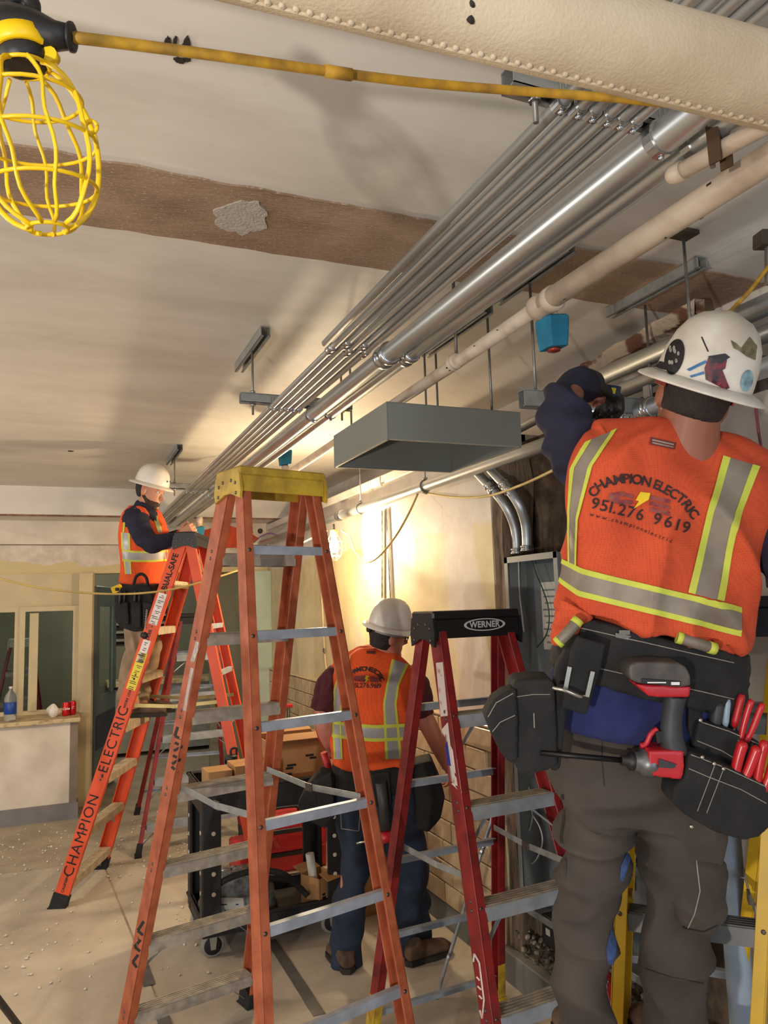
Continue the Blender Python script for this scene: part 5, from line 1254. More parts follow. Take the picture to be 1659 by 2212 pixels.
def boot(mb_up, mb_sole, heel, toe, h, s=1.0):
    """heel and toe are floor points; h ankle height"""
    heel = V(heel); toe = V(toe); d = (toe - heel).normalized(); zz = V((0, 0, 1)); L = (toe - heel).length
    mb_up.tube([heel + d * .05 + zz * h, heel + d * .055 + zz * .09, heel + d * .07 + zz * .055], [.043 * s, .046 * s, .048 * s], 14)
    mb_up.tube([heel + d * .015 + zz * .045, heel + d * .09 + zz * .055, heel + d * L * .6 + zz * .05, heel + d * (L - .05) + zz * .042, toe - d * .01 + zz * .032], [(.03 * s, .036 * s), (.045 * s, .04 * s), (.038 * s, .044 * s), (.033 * s, .045 * s), (.016 * s, .024 * s)], 16, up=zz)
    side = d.cross(zz)
    pts = [(0, 0.0), (.02, .034), (.09, .036), (.17, .047), (L - .04, .044), (L - .005, .02), (L, 0)]
    poly = [(a, b_) for a, b_ in pts] + [(a, -b_) for a, b_ in reversed(pts[1:-1])]
    mb_sole.prism(poly, heel, d, side * s, zz * .024)
def person(label, base): return thing('person', base, label, 'person')
def slab(poly, d, thick, soft=0, voxel=.005):
    """outline at depth d extruded away from the viewer by `thick` metres, optionally softened"""
    A = [at(a, b_, d) for a, b_ in poly]; n = len(A); k = MB(); B = [q + FW * thick for q in A]
    k.add(A + B, [list(range(n)), [n + i for i in reversed(range(n))]] + [(i, n + i, n + (i + 1) % n, (i + 1) % n) for i in range(n)])
    if soft:
        bm = bmesh.new(); me = k.mesh('s'); bm.from_mesh(me); bmesh.ops.recalc_face_normals(bm, faces=bm.faces); bm.to_mesh(me); bm.free()
        return fuse(from_mesh(me), voxel, soft)
    return k
def vest_band(bvh, L, R, parent, refl, edge=.22, name='reflective_stripe', off=.003, step=8):
    """silver band with a lime border on both sides"""
    mixp = lambda A, B, t: [(a[0] + (b_[0] - a[0]) * t, a[1] + (b_[1] - a[1]) * t) for a, b_ in zip(A, B)]
    o = strip(bvh, mixp(L, R, edge), mixp(L, R, 1 - edge), 4, off, step).build(name, refl, parent)
    strip(bvh, L, mixp(L, R, edge), 2, off + .0006, step).build('lime_border', LIME, o); strip(bvh, mixp(L, R, 1 - edge), R, 2, off + .0006, step).build('lime_border', LIME, o)
    return o
def path_at(P, t):
    seg = [0]
    for a, b_ in zip(P, P[1:]): seg.append(seg[-1] + math.dist(a, b_))
    x = t * seg[-1]; k = 0
    while k < len(P) - 2 and seg[k + 1] < x: k += 1
    f = (x - seg[k]) / (seg[k + 1] - seg[k]); a, b_ = P[k], P[k + 1]
    return (a[0] + (b_[0] - a[0]) * f, a[1] + (b_[1] - a[1]) * f), math.atan2(b_[1] - a[1], b_[0] - a[0])
def vest_text(bvh, s, P, size, parent, mt, name, bold=.02, off=.0032, pad=0.0):
    k = MB(); n = len(s)
    P = [(q.x, q.y) for q in smooth_path([V((a, b_, 0)) for a, b_ in P], 5)]
    G = []
    for ch in s:
        if ch == ' ': G.append((None, None, .28 * size)); continue
        vs_, fs = text2d(ch, size, bold * size); xs_ = [q[0] for q in vs_]; ys_ = [q[1] for q in vs_]; mid = (min(xs_) + max(xs_)) / 2
        G.append(([(q[0] - mid, q[1]) for q in vs_], fs, max(xs_) - min(xs_)))
    tot = sum(g[2] for g in G); plen = sum(math.dist(a, b_) for a, b_ in zip(P, P[1:])); gap = (plen + G[0][2] / 2 + G[-1][2] / 2 - tot) / (n - 1); run = -G[0][2] / 2
    for g in G:
        vs_, fs, w_ = g; t_ = (run + w_ / 2) / plen; run += w_ + gap
        if vs_ is None: continue
        (x, y), a = path_at(P, min(.9999, max(0, t_)))
        vs_, fs = refine2d(vs_, fs, size * .35)
        ca, sa = math.cos(a), math.sin(a)
        k.add([cast(bvh, x + u * ca + v * sa, y + u * sa - v * ca, off) for u, v in vs_], fs)
    return k.build(name, mt, parent)
def patch(bvh, poly, parent, mt, name, off=.003, mx=10):
    vs_, fs = refine2d(poly, [list(range(len(poly)))], mx)
    return MB().add([cast(bvh, a, b_, off) for a, b_ in vs_], fs).build(name, mt, parent)
def oval(cx, cy, rx, ry, n=20, rot=0): 
    return [(cx + math.cos(t) * rx * math.cos(rot) - math.sin(t) * ry * math.sin(rot), cy + math.cos(t) * rx * math.sin(rot) + math.sin(t) * ry * math.cos(rot)) for t in [2 * math.pi * i / n for i in range(n)]]

# ================================================================== electrician at right, seen from behind
D = 1.85; cast.depth = D
HU = (-DN * .93 + RX * .26 - FW * .30).normalized(); HF = (FW * .93 + RX * .12 - DN * .25).normalized()
m1 = person('electrician in orange vest and stickered white hard hat, seen from behind, one arm raised', at(1380, 2330, 1.88))
hb = at(1517, 828, 1.80)                 # hat base centre
hc = hb - HU * .035 - HF * .004 - RX * .008
bd = MB(); h1 = head(bd, hc, HU, HF, 1.0)
limb(bd, [(1496, 880, 1.80, 62), (1488, 915, 1.81, 64), (1478, 960, 1.83, 76), (1470, 1000, 1.85, 90)])
torso(bd, [(1390, 1560, 1.9, 150, .10), (1405, 1330, 1.88, 150, .10), (1433, 1170, 1.87, 160, .10), (1459, 1030, 1.86, 170, .09), (1470, 970, 1.85, 90, .07)], 12)
limb(bd, [(1310, 1010, 1.92, 38), (1236, 940, 1.93, 36), (1218, 886, 1.97, 32), (1240, 842, 2.06, 25), (1262, 829, 2.13, 17)])
limb(bd, [(1630, 1060, 1.86, 38), (1685, 1140, 1.82, 36), (1715, 1235, 1.80, 32), (1712, 1180, 1.95, 26), (1705, 1120, 2.08, 22)])
hand(bd, at(1705, 1118, 2.08), FW * .5 - DN * .8, -RX, -DN, 1.0, .8)
hand(bd, at(1262, 829, 2.13), RX * .75 + FW * .5 + DN * .25, DN + FW * .3, FW, .70, .75)
limb(bd, [(1310, 1560, 1.9, 60), (1283, 1830, 1.9, 52), (1266, 2060, 1.9, 45), (1266, 2330, 1.9, 36)]); limb(bd, [(1450, 1560, 1.9, 60), (1465, 1830, 1.9, 52), (1455, 2060, 1.9, 45), (1450, 2330, 1.9, 36)])
fb = fuse(bd, .0055, 2); fb.build('body', SKIN3, m1); eyes(h1, m1)
# hair at the nape
hr = MB()
for h, o, dl, wd in HEADP[4:9]: pass
R = []
for h in (-.042, -.02, 0, .03, .05):
    f = {-.042: (.078, .069), -.02: (.090, .0745), -.085: (.045, .060), -.06: (.060, .066), -.03: (.082, .072), 0: (.095, .0775), .03: (.101, .079), .05: (.10, .078)}[h]; oo = {-.042: -.009, -.02: -.004}.get(h, -.003)
    R.append([hc + HU * h + HF * (oo + min(f[0] * math.cos(a), .030)) + h1['sd'] * f[1] * math.sin(a) for a in [2 * math.pi * j / 28 for j in range(28)]])
hr.rings([list(reversed(r)) for r in R]); fuse(hr, .006, 3, .0008, 60).build('hair', mat('cropped_black_hair', (44, 32, 27), .8, var=.3, vscale=120, bump=.3, bscale=300), m1)
# shirt with one raised sleeve
st = MB(); torso(st, [(1386, 1470, 1.88, 160, .10), (1398, 1380, 1.88, 165, .10), (1419, 1250, 1.88, 160, .10), (1448, 1090, 1.88, 175, .095), (1466, 1010, 1.88, 160, .08), (1474, 960, 1.86, 80, .06)], 12)
limb(st, [(1325, 1035, 1.92, 58), (1275, 1000, 1.93, 66), (1230, 940, 1.93, 60), (1216, 888, 1.97, 50), (1234, 848, 2.05, 41), (1262, 829, 2.12, 31)], n=22)
limb(st, [(1600, 1070, 1.88, 56), (1668, 1130, 1.84, 62), (1706, 1230, 1.80, 52), (1706, 1170, 1.95, 42), (1702, 1125, 2.05, 31)])
fs_ = fuse(st, .0075, 2, .020, 7, 3, (1, 1, 1.7)); fs_.build('shirt', NAVY, m1)
us = MB(); torso(us, [(1378, 1584, 1.87, 190, .135), (1382, 1530, 1.87, 189, .134), (1388, 1470, 1.87, 184, .122), (1394, 1430, 1.87, 160, .10)], 10)
fuse(us, .0075, 2, .016, 6, 8, (1, 1, 2)).build('undershirt', NAVYB, m1)
b_ = MB(); limb(b_, [(1474, 956, 1.838, 78), (1474, 940, 1.832, 70)]); b_.build('shirt_collar', BLACKP, m1)
# vest
vt = MB(); torso(vt, [(1400, 1358, 1.86, 196, .152), (1404, 1338, 1.86, 198, .152), (1409, 1306, 1.86, 197, .147), (1419, 1250, 1.86, 196, .142), (1433, 1170, 1.855, 208, .14), (1448, 1090, 1.855, 222, .136), (1459, 1030, 1.85, 226, .126), (1466, 988, 1.85, 205, .108), (1472, 958, 1.845, 150, .088), (1477, 934, 1.84, 92, .07)], 12, 2.6)
limb(vt, [(1300, 968, 1.84, 56), (1380, 952, 1.83, 54), (1430, 948, 1.83, 44)]); limb(vt, [(1650, 1045, 1.85, 52), (1580, 990, 1.84, 54), (1530, 965, 1.83, 44)])
vf = fuse(vt, .0075, 2, .024, 6, 6, (1, 1, .55)); vest = vf.build('vest', VEST1, m1); bv = bvh_of(vf)
# hanging hem pieces
for P in ([(1246, 1310, 1.78, 42), (1218, 1362, 1.78, 28), (1197, 1392, 1.79, 13)], [(1560, 1372, 1.76, 40), (1566, 1412, 1.76, 26), (1580, 1442, 1.77, 10)]):
    fuse(limb(MB(), P, flat=.5), .006, 3, .006, 14).build('vest_hem', VEST1, vest)
for P in ([(1204, 1390, 1.73), (1226, 1368, 1.725), (1250, 1338, 1.73)], [(1462, 1376, 1.705), (1500, 1388, 1.70), (1545, 1402, 1.705)]):
    W = smooth_path([at(*p) for p in P], 6); nW = len(W); ro = MB().tube(W, .013, 10).build('rolled_hem', REFLD, vest)
    MB().tube(W[:3], .0138, 10).build('lime_border', LIME, ro); MB().tube(W[-3:], .0138, 10).build('lime_border', LIME, ro)
vest_band(bv, [(1264, 957), (1233, 1013), (1228, 1100), (1229, 1222)], [(1334, 927), (1281, 1006), (1250, 1125), (1247, 1228)], vest, REFLD, .2)
vest_band(bv, [(1561, 985), (1527, 1106), (1507, 1186), (1486, 1280)], [(1640, 1009), (1601, 1106), (1582, 1190), (1562, 1300)], vest, REFLD, .2)
vest_band(bv, [(1216, 1208), (1260, 1228), (1338, 1248), (1470, 1280), (1600, 1312)], [(1206, 1256), (1250, 1288), (1338, 1310), (1470, 1342), (1600, 1374)], vest, REFLD, .2)
INKM = mat('faded_dark_print', (58, 34, 34), .8, var=.2, vscale=60); MARP = mat('maroon_print', (122, 40, 48), .8, var=.2, vscale=60, rgb2=(150, 80, 70)); BOLT = mat('yellow_print', (236, 200, 40), .8, var=.1)
vest_text(bv, 'CHAMPION ELECTRIC', [(1284, 1063), (1300, 1048), (1338, 1036), (1374, 1037), (1417, 1048), (1443, 1061), (1473, 1080), (1496, 1110)], 29, vest, INKM, 'vest_lettering', .025)
vest_text(bv, '951.276', [(1287, 1089), (1335, 1101), (1382, 1113)], 35, vest, INKM, 'vest_lettering', .012); vest_text(bv, '9619', [(1420, 1123), (1450, 1131), (1480, 1140)], 35, vest, INKM, 'vest_lettering', .012)
vest_text(bv, 'www.championelectric', [(1280, 1112), (1360, 1134), (1448, 1168)], 12, vest, INKM, 'vest_lettering', .01)
vs_ = [(1368, 1070), (1340, 1062), (1316, 1066), (1312, 1076), (1322, 1086), (1350, 1092), (1368, 1088), (1364, 1080), (1340, 1080), (1334, 1076), (1345, 1072), (1366, 1077)]
patch(bv, vs_, vest, MARP, 'logo_letter', .003, 9)
for q in (0, 13, 26): patch(bv, [(1402 + q * .1, 1070 + q), (1448 - q * .05, 1080 + q), (1447 - q * .05, 1089 + q), (1401 + q * .1, 1079 + q)], vest, MARP, 'logo_letter', .003, 9)
patch(bv, [(1382, 1063), (1404, 1066), (1393, 1078), (1401, 1080), (1367, 1099), (1379, 1083), (1371, 1081)], vest, BOLT, 'logo_bolt', .0045, 8)
o = patch(bv, [(1404, 944), (1459, 957), (1456, 972), (1402, 960)], vest, mat('maroon_neck_label', (110, 44, 36), .8), 'neck_label', .003, 10)
patch(bv, [(1408, 949), (1454, 960), (1453, 963), (1407, 952)], vest, STITCH, 'label_print', .0042, 10); patch(bv, [(1408, 955), (1453, 966), (1452, 968), (1408, 958)], vest, STITCH, 'label_print', .0042, 10)
# trousers
tr = MB(); torso(tr, [(1372, 1760, 1.88, 170, .12), (1376, 1690, 1.88, 188, .135), (1380, 1625, 1.88, 182, .132), (1384, 1575, 1.88, 165, .11)], 6)
limb(tr, [(1290, 1690, 1.88, 86), (1284, 1780, 1.88, 78), (1278, 1880, 1.88, 68), (1267, 1990, 1.89, 62), (1260, 2100, 1.89, 58), (1262, 2212, 1.89, 55), (1264, 2310, 1.89, 57)], n=24)
limb(tr, [(1458, 1690, 1.88, 90), (1468, 1780, 1.87, 86), (1474, 1880, 1.86, 80), (1466, 1990, 1.87, 70), (1458, 2100, 1.88, 63), (1452, 2212, 1.88, 59), (1450, 2310, 1.88, 58)], n=24)
ft = fuse(tr, .0075, 2, .030, 6, 9, (1, 1, 1.2)); trs = ft.build('trousers', TAUPE, m1); bt = bvh_of(ft)
ck = fuse(limb(MB(), [(1492, 1812, 1.812, 50), (1508, 1880, 1.806, 60), (1508, 1950, 1.806, 62), (1498, 1992, 1.82, 46)], flat=.85), .007, 3, .010, 9, 2); ck.build('cargo_pocket', TAUPE, trs); bc = bvh_of(ck)
for P in ([(1497, 1800), (1503, 1850), (1512, 1925), (1500, 1975), (1478, 2022)], [(1505, 1790), (1525, 1840), (1565, 1842)]):
    strokes(bc, [P], 2.2, STITCH, trs, 'stitch_line')
strokes(bt, [[(1395, 2092), (1450, 2110), (1520, 2124)]], 2, INK, trs, 'stitch_line'); strokes(bt, [[(1302, 1576), (1300, 1640), (1306, 1700)]], 2.2, INK, trs, 'stitch_line')
DEN = mat('torn_denim_patch', (70, 92, 140), .9, var=.25, vscale=50)
strokes(bt, [[(1215, 1715), (1218, 1770), (1212, 1810), (1222, 1860), (1220, 1900)]], 6, BLACKP, trs, 'pocket_slit')
strokes(bc, [[(1448, 1985), (1480, 2004), (1520, 2012), (1552, 1998)]], 3, BLACKP, trs, 'pocket_edge')
patch(bt, [(1318, 2008), (1330, 2020), (1330, 2060), (1324, 2085), (1312, 2080), (1308, 2050)], trs, DEN, 'torn_patch', .002, 10); patch(bt, [(1354, 1838), (1364, 1846), (1345, 1905), (1338, 1900), (1340, 1870)], trs, DEN, 'torn_patch', .002, 10)
def put_boot(parent, heel, toe, h):
    bo, so = MB(), MB(); boot(bo, so, heel, toe, h); o = fuse(bo, .007, 3).build('boot', BOOT, parent); so.build('boot_sole', SOLE, o)
fwd0 = V((FW.x, FW.y, 0)).normalized()
for px in (1266, 1450):
    hl = at(px, 2330, 1.90); hl.z = .6175; put_boot(m1, hl - fwd0 * .05, hl + fwd0 * .24, .14)
# glove on the raised hand
gv = MB(); hand(gv, at(1266, 828, 2.14), RX * .75 + FW * .5 + DN * .25, DN + FW * .3, FW, 1.25, .85); limb(gv, [(1240, 838, 2.08, 34), (1262, 831, 2.12, 36), (1284, 832, 2.15, 30)]); fuse(gv, .005, 2).build('glove', BLACKP, m1)
# hard hat
kh, kb, sh = hard_hat(hb, HU, HF, m1, HATD, 1.0, 1.04, .97, .150, 1.17)
hatb = MB(); hatb.merge(kh); bh = bvh_of(hatb); bbr = bvh_of(MB().merge(kh).merge(kb)); cast.depth = 1.8
EMB = mat('black_emblem', (40, 36, 36), .5, var=.3, vscale=60); EMG = mat('pale_emblem_detail', (176, 170, 160), .5, var=.3, vscale=80)
patch(bbr, oval(1458, 772, 20, 40, 24, .25), sh, EMB, 'round_sticker', .0022, 8); 
k = MB()
for i in range(9):
    a = random.uniform(0, 6.28); r = random.uniform(.2, .75); cx, cy = 1458 + math.cos(a) * 17 * r, 772 + math.sin(a) * 34 * r
    vs2, fs2 = refine2d(oval(cx, cy, 3, 5, 8), [list(range(8))], 12); k.add([cast(bbr, a_, b2, .0036) for a_, b2 in vs2], fs2)
k.build('sticker_detail', EMG, sh)
patch(bbr, oval(1432, 790, 22, 8, 20, .3), sh, EMB, 'brim_sticker', .0022, 8)
patch(bh, [(1530, 772), (1550, 768), (1570, 778), (1566, 796), (1560, 800), (1575, 838), (1566, 842), (1548, 812), (1536, 826), (1524, 820), (1522, 796)], sh, mat('dark_red_sticker', (120, 30, 40), .45, var=.3, vscale=60, rgb2=(50, 24, 34)), 'red_sticker', .002, 8)
for P in ([(1484, 798), (1524, 778), (1528, 783), (1490, 802)], [(1490, 812), (1520, 802), (1522, 808), (1494, 816)]): patch(bh, P, sh, mat('blue_sticker_stripe', (44, 110, 164), .45), 'blue_stripe_sticker', .002, 10)
patch(bh, [(1530, 770), (1566, 764), (1576, 772), (1560, 784), (1536, 784)], sh, EMB, 'dark_sticker', .003, 8)
patch(bh, oval(1612, 822, 13, 24, 18, .2), sh, mat('pale_blue_sticker', (150, 186, 200), .4, var=.3, vscale=50), 'blue_oval_sticker', .002, 8)
patch(bh, [(1578, 735), (1590, 742), (1600, 752), (1618, 728), (1634, 748), (1630, 778), (1612, 770), (1596, 758), (1584, 752)], sh, mat('olive_worn_sticker', (128, 116, 82), .6, var=.3, vscale=50), 'olive_sticker', .002, 8)
strokes(bh, [[(1516, 728), (1522, 742), (1530, 760)]], 3, EMB, sh, 'scratch_mark')
# red spectacle temples by the ears
for q in (-1, 1):
    p = hc + h1['sd'] * q * .080 + HU * .012; MB().bar(p - HF * .03, p + HF * .075, HU, .010, .004, .001).build('spectacle_temple', mat('red_plastic_temple', (150, 30, 34), .4), m1)

# ================================================================== man at the cart, back turned
D = 3.87; cast.depth = D
m2 = person('man in maroon tee and orange vest standing at the cart, back turned', onz(840, 2080, 0))
HU2 = (-DN * .97 + RX * .20 - FW * .04).normalized(); HF2 = (RX * .86 + FW * .42 + DN * .22).normalized()
hb2 = at(842, 1352, 3.85); hc2 = hb2 - HU2 * .04 - HF2 * .005
bd = MB(); h2 = head(bd, hc2, HU2, HF2, 1.0)
limb(bd, [(838, 1392, 3.86, 25), (826, 1412, 3.87, 25), (815, 1440, 3.88, 34)])
torso(bd, [(806, 1690, 3.9, 62, .10), (803, 1560, 3.9, 68, .10), (805, 1470, 3.9, 74, .10), (812, 1425, 3.9, 46, .07)], 3)
limb(bd, [(725, 1470, 3.88, 22), (702, 1530, 3.86, 21), (704, 1575, 3.84, 20), (728, 1625, 3.98, 17), (760, 1655, 4.12, 12)])
limb(bd, [(884, 1470, 3.88, 22), (905, 1530, 3.87, 21), (928, 1572, 3.88, 20), (950, 1620, 4.0, 16), (966, 1655, 4.12, 12)])
hand(bd, at(966, 1655, 4.12), DN * .8 + FW * .5 + RX * .2, -RX, FW, 1.0, .5); hand(bd, at(760, 1655, 4.12), RX * .8 + FW * .5 + DN * .2, DN, FW, 1.0, .6)
limb(bd, [(770, 1690, 3.9, 28), (762, 1850, 3.88, 23), (750, 1960, 3.86, 19), (748, 2060, 3.84, 16)]); limb(bd, [(845, 1690, 3.92, 28), (872, 1850, 3.95, 23), (885, 1960, 3.97, 19), (900, 2040, 3.98, 16)])
fuse(bd, .0055, 2).build('body', SKIN2, m2); eyes(h2, m2)
hr = MB(); R = []
for h in (-.075, -.05, -.02, .01, .035):
    f = {-.075: (.055, .058), -.05: (.07, .067), -.02: (.09, .0735), .01: (.099, .0775), .035: (.102, .079)}[h]; oo = {-.075: -.025, -.05: -.012}.get(h, -.004)
    R.append([hc2 + HU2 * h + HF2 * (oo + min(f[0] * math.cos(a), .012)) + h2['sd'] * f[1] * math.sin(a) for a in [2 * math.pi * j / 28 for j in range(28)]])
hr.rings([list(reversed(r)) for r in R]); fuse(hr, .007, 2, .002, 60).build('hair', HAIRD, m2)
st = MB(); torso(st, [(806, 1695, 3.89, 80, .125), (804, 1640, 3.89, 79, .125), (803, 1560, 3.88, 80, .125), (806, 1470, 3.88, 86, .12), (812, 1425, 3.88, 60, .09), (818, 1402, 3.88, 32, .06)], 3)
limb(st, [(738, 1458, 3.88, 34), (712, 1492, 3.87, 34), (700, 1535, 3.86, 30)]); limb(st, [(872, 1456, 3.88, 34), (898, 1490, 3.88, 34), (911, 1545, 3.88, 29)])
fuse(st, .008, 3, .007, 11, 2).build('tee_shirt', MAROON, m2)
vt = MB(); torso(vt, [(800, 1646, 3.87, 88, .145), (801, 1610, 3.87, 86, .145), (802, 1550, 3.87, 87, .142), (803, 1490, 3.87, 92, .14), (805, 1452, 3.87, 92, .13), (810, 1425, 3.87, 70, .10), (816, 1403, 3.87, 40, .07)], 3, 2.5)
vf = fuse(vt, .008, 2, .022, 6, 11, (1, 1, .5)); vest = vf.build('vest', VEST2, m2); bv = bvh_of(vf)
vest_band(bv, [(737, 1432), (722, 1490), (719, 1560), (722, 1640)], [(758, 1418), (741, 1490), (738, 1560), (741, 1640)], vest, REFLC, .2)
vest_band(bv, [(846, 1424), (834, 1480), (827, 1520), (832, 1640)], [(882, 1436), (862, 1480), (856, 1520), (868, 1638)], vest, REFLC, .16)
vest_band(bv, [(717, 1556), (760, 1562), (810, 1566), (884, 1562)], [(718, 1592), (760, 1598), (810, 1602), (884, 1598)], vest, REFLC, .2)
vest_text(bv, 'CHAMPION ELECTRIC', [(756, 1456), (775, 1447), (797, 1446), (815, 1454), (824, 1468)], 13.5, vest, INKM, 'vest_lettering', .03)
vest_text(bv, '951.276.9619', [(762, 1481), (790, 1481), (820, 1482)], 14, vest, INKM, 'vest_lettering', .02)
patch(bv, [(764, 1461), (790, 1459), (792, 1463), (770, 1466), (792, 1470), (790, 1473), (766, 1471)], vest, MARP, 'logo_letter', .003, 9); patch(bv, [(800, 1461), (818, 1463), (818, 1474), (800, 1473)], vest, MARP, 'logo_letter', .003, 9); patch(bv, [(791, 1459), (798, 1461), (794, 1466), (798, 1467), (788, 1475), (791, 1468), (788, 1467)], vest, BOLT, 'logo_bolt', .005, 9)
patch(bv, [(792, 1406), (811, 1407), (811, 1413), (792, 1412)], vest, mat('maroon_neck_label', (110, 44, 36)), 'neck_label', .003, 9)
tr = MB(); torso(tr, [(812, 1780, 3.9, 78, .11), (808, 1730, 3.89, 86, .13), (806, 1670, 3.89, 84, .13)], 2)
limb(tr, [(772, 1740, 3.89, 43), (766, 1830, 3.88, 38), (758, 1920, 3.87, 35), (750, 2000, 3.86, 33), (748, 2070, 3.85, 32), (747, 2084, 3.85, 31)], n=22); limb(tr, [(854, 1740, 3.92, 43), (876, 1830, 3.94, 42), (886, 1920, 3.96, 41), (890, 2000, 3.97, 38), (896, 2055, 3.98, 36), (897, 2066, 3.98, 34)], n=22)
ft = fuse(tr, .008, 2, .020, 5, 4, (1, 1, 1.1)); trs = ft.build('jeans', JEANS, m2); bt = bvh_of(ft)
strokes(bt, [[(735, 1742), (738, 1790), (775, 1795), (778, 1745)]], 1.5, STITCH, trs, 'pocket_stitching')
e = onz(757, 2106, .008); put_boot(m2, e, e + (onz(700, 2040, .008) - e).normalized() * .28, .10); a = onz(875, 2088, .008); put_boot(m2, a, a + (onz(985, 2050, .008) - a).normalized() * .29, .10)
kh, kb, sh = hard_hat(hb2, HU2, HF2, m2, HATW, .97, 1.0, .93, .142)
k = MB(); k.lathe(hb2 - HF2 * .105 - HU2 * .032, -HF2, [(.018, -.01), (.018, .012), (.014, .014)], 14); k.build('hat_ratchet', BLACKP, sh)
R = ring_pts(hb2 - HU2 * .022, HU2, HF2, .099, 30); MB().tube([q + (q - hb2) * 0 for q in R], [(.010, .003)] * 31, 8, up=HU2).build('hat_headband', mat('grey_headband', (150, 148, 144), .6), sh)
# safety glasses
gk = MB()
for q in (-1, 1):
    c = hc2 + HF2 * .098 + h2['sd'] * q * .032 + HU2 * .004; gk.tube(ring_pts(c, HF2 + h2['sd'] * q * .25, HU2, .021, 16)[:-1], .0025, 6, closed=True)
    gk.bar(hc2 + HF2 * .092 + h2['sd'] * q * .060 + HU2 * .008, hc2 - HF2 * .01 + h2['sd'] * q * .082 + HU2 * .004, HU2, .006, .003)
gk.build('safety_glasses', BLACKP, m2)

# ================================================================== man on the orange ladder, in profile
D = 5.35; cast.depth = D
m3 = person('man in navy sleeves and orange vest standing on the bright orange ladder, in profile', at(300, 1550, 5.35))
HU3 = (-DN * .96 + RX * .26).normalized(); HF3 = (RX * .92 + DN * .26 - FW * .22).normalized()
hb3 = at(328, 1046, 5.35); hc3 = hb3 - HU3 * .045 - HF3 * .004
bd = MB(); h3 = head(bd, hc3, HU3, HF3, 1.0)
limb(bd, [(322, 1075, 5.35, 17), (314, 1090, 5.35, 18), (306, 1110, 5.35, 26)])
torso(bd, [(306, 1260, 5.35, 33, .13), (311, 1170, 5.35, 36, .14), (306, 1108, 5.35, 28, .13)], 3)
limb(bd, [(298, 1118, 5.18, 17), (308, 1150, 5.14, 16), (326, 1176, 5.12, 15), (362, 1168, 5.16, 12), (392, 1160, 5.22, 9)]); limb(bd, [(304, 1118, 5.53, 17), (318, 1150, 5.55, 16), (336, 1172, 5.56, 15), (370, 1164, 5.50, 12), (394, 1152, 5.42, 9)])
hand(bd, at(391, 1160, 5.22), RX * .8 - DN * .55, FW, -DN, 1.05, .85, .8); hand(bd, at(394, 1152, 5.42), RX * .9 + DN * .2, -FW + DN * .4, -DN, 1.0, .7)
limb(bd, [(302, 1270, 5.27, 24), (296, 1400, 5.25, 19), (284, 1480, 5.25, 14), (290, 1530, 5.25, 12)]); limb(bd, [(312, 1270, 5.43, 24), (322, 1400, 5.46, 19), (308, 1480, 5.46, 14), (312, 1530, 5.46, 12)])
fuse(bd, .0055, 2).build('body', SKIN, m3); eyes(h3, m3)
hr = MB(); R = []
for h in (-.06, -.03, 0, .03, .05):
    f = {-.06: (.068, .062), -.03: (.088, .072), 0: (.097, .0775), .03: (.101, .079), .05: (.10, .078)}[h]
    R.append([hc3 + HU3 * h + HF3 * (-.006 + min(f[0] * math.cos(a), -.02)) + h3['sd'] * f[1] * math.sin(a) for a in [2 * math.pi * j / 28 for j in range(28)]])
hr.rings([list(reversed(r)) for r in R]); fuse(hr, .007, 2, .002, 60).build('hair', HAIRD, m3)
bk = MB(); R = []
for h, o, dl, wd in ((-.124, .062, .020, .024), (-.110, .05, .047, .043), (-.085, .031, .0685, .056), (-.066, .020, .080, .063), (-.045, .0, .045, .070), (-.012, -.004, .014, .0725)):
    R.append([hc3 + HU3 * h + HF3 * (o + max(dl * math.cos(a), -.012)) + h3['sd'] * wd * math.sin(a) for a in [2 * math.pi * j / 28 for j in range(28)]])
bk.rings([list(reversed(r)) for r in R]); fuse(bk, .006, 2, .002, 70).build('beard', BEARD, m3)
st = MB(); torso(st, [(308, 1262, 5.35, 38, .16), (311, 1170, 5.35, 43, .165), (308, 1115, 5.35, 38, .16), (308, 1095, 5.35, 22, .09)], 3)
limb(st, [(297, 1118, 5.18, 24), (303, 1145, 5.14, 23), (324, 1174, 5.12, 21), (350, 1172, 5.15, 18), (388, 1161, 5.21, 13)], n=20); limb(st, [(304, 1118, 5.53, 24), (316, 1150, 5.56, 22), (336, 1172, 5.56, 20), (368, 1165, 5.5, 16), (388, 1155, 5.44, 12)])
limb(st, [(312, 1098, 5.35, 23), (316, 1086, 5.35, 20)])
fuse(st, .008, 3, .007, 11, 5).build('shirt', NAVY, m3)
vt = MB(); torso(vt, [(309, 1256, 5.35, 44, .175), (310, 1225, 5.35, 47, .175), (312, 1175, 5.35, 49, .18), (310, 1135, 5.35, 47, .165), (306, 1110, 5.35, 40, .145), (305, 1096, 5.35, 26, .10)], 3)
vf = fuse(vt, .008, 2, .020, 6, 7, (1, 1, .5)); vest = vf.build('vest', VEST2, m3); bv = bvh_of(vf)
vest_band(bv, [(264, 1186), (290, 1190), (330, 1190), (362, 1188)], [(265, 1212), (290, 1214), (330, 1214), (362, 1211)], vest, REFLC, .18, step=5)
vest_band(bv, [(262, 1150), (263, 1186)], [(281, 1152), (282, 1188)], vest, REFLC, .2, step=5); vest_band(bv, [(268, 1212), (271, 1240)], [(283, 1212), (285, 1240)], vest, REFLC, .2, step=5)
strip(bv, [(292, 1098), (278, 1105), (268, 1120), (265, 1150)], [(295, 1101), (282, 1107), (272, 1121), (269, 1150)], 2, .003, 5).build('lime_border', LIME, vest)
vest_band(bv, [(318, 1098), (328, 1112), (336, 1135), (340, 1150)], [(326, 1096), (337, 1112), (346, 1135), (350, 1150)], vest, REFLC, .22, step=5)
